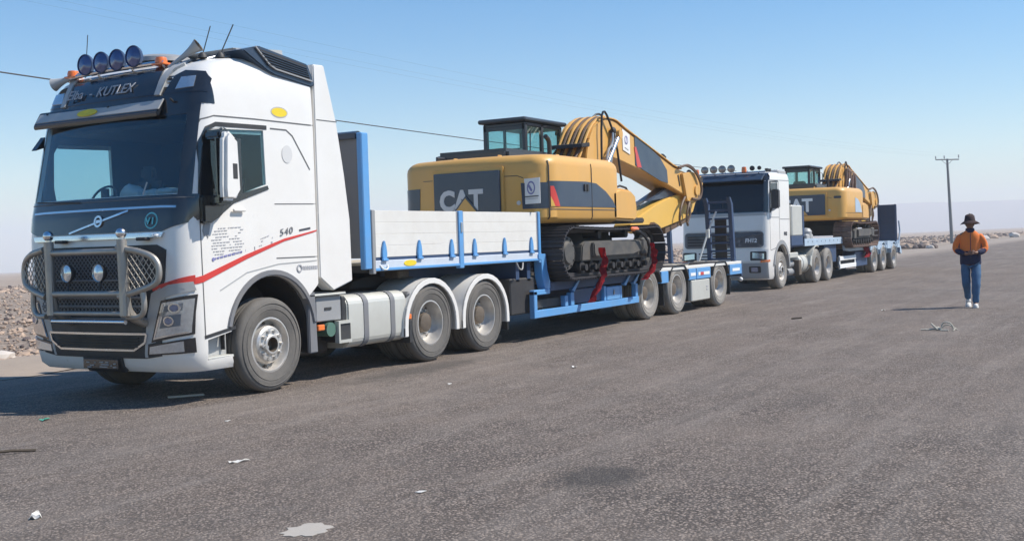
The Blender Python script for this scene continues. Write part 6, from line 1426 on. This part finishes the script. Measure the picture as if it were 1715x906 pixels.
o = MB().tube([(12.1, -2.62, .012), (12.2, -2.78, .02)], .014, n=5).obj('stick', M('stick')); tag(o, 'short dark stick on the asphalt in front of the rear axles', 'stick')
o = MB().box(-.19, .19, -.03, .03, 0, .02, bev=.004).obj('wooden_batten', M('bone')); o.location = (.71, .68, .004); o.rotation_euler = (0, 0, radians(-37)); tag(o, 'pale wooden batten lying by the front wheel of the front truck', 'batten')
for o_ in bpy.data.objects:
    if o_.get('category') == 'litter': o_.scale = (.8, .8, .7)
# bleached branch / bone heap near the person
bh = tag(empty('bleached_bones', (10.15, -5.50, 0)), 'small heap of bleached bones and a stick on the asphalt below the person', 'bones')
for n_, pts, r in (('rib_bone', [(0, -.02, .0), (.02, -.03, .13), (.0, -.14, .165), (-.02, -.26, .13), (0, -.30, 0)], .016), ('rib_bone', [(.10, .0, .0), (.12, -.04, .08), (.10, -.16, .11), (.1, -.26, .06), (.1, -.36, 0)], .013), ('long_bone', [(-.04, .05, .02), (0, .16, .10), (.04, .20, .12)], .022), ('long_bone', [(-.06, .30, .015), (.0, .14, .03), (.0, -.02, .02)], .016), ('long_bone', [(-.08, -.02, .012), (-.08, -.20, .012)], .018), ('long_bone', [(-.05, .42, .015), (-.02, .30, .02)], .014), ('long_bone', [(-.08, -.30, .01), (0, -.34, .05)], .012)):
    MB().tube(pts, r, n=7, sm=1).obj(n_, M('bone'), bh)
MB().sphere((.02, .06, .04), .04, sc=(1, 1.4, .9)).obj('vertebra', M('bone'), bh)
bh.scale = (.9, .66, .8)
# pale boulder on the left, rubble heap and bigger stones along the right edge
boulder('boulder', (3.0, 7.1, -.02), .14, (1.5, 1, .7), 'rock_pale', 'pale boulder on the sandy verge left of the front truck', 4)
hp = tag(empty('rubble_heap', (82, 8.7, 0)), 'low dark rubble heap at the road edge right of the second trailer', 'rubble')
rr = random.Random(5)
for k in range(16):
    t = rr.uniform(-1, 1); boulder('stone', (rr.uniform(-.8, .8), t*1.9, -.05), rr.uniform(.22, .48)*(1.15-abs(t)*.5), (1.2, 1.1, .8), ('rock', 'rock_dark', 'rock_dark', 'rock_pale')[k % 4], None, 20+k, hp)
for k, (px, y, r, m_, lab) in enumerate(((118, 10.5, .45, 'rock_pale', 'pale boulder on the road edge right of the utility pole'), (128, 9.4, .5, 'rock_pale', 'large pale boulder behind the person right shoulder'), (140, 9.9, .45, 'rock', 'brown boulder on the far right road edge'), (150, 8.6, .55, 'rock_pale', 'pale boulder nearest the right picture edge'), (97, 11.6, .4, 'rock_dark', 'dark boulder beside the foot of the utility pole'), (72, 12.2, .35, 'rock', 'brown boulder behind the rubble heap'))):
    boulder('boulder', (px, y, -.05), r, (1.2, 1.3, .8), m_, lab, 60+k)
# ================= haze =================
hz = MB(); hz.box(-300, 3300, -1500, 3300, -110, 92); hz = hz.obj('haze', [], smooth=0); 
hm = bpy.data.materials.new('haze'); hm.use_nodes = True; hn = hm.node_tree; hn.nodes.remove(hn.nodes['Principled BSDF'])
pv = hn.nodes.new('ShaderNodeVolumePrincipled'); pv.inputs['Color'].default_value = (.93, .96, 1, 1); pv.inputs['Density'].default_value = .00065; pv.inputs['Anisotropy'].default_value = .0
hn.links.new(pv.outputs[0], hn.nodes['Material Output'].inputs['Volume']); hz.data.materials.append(hm); tag(hz, kind='stuff')
tag(hz, 'pale haze hanging over the desert plain', 'haze')
SC.cycles.volume_bounces = 1
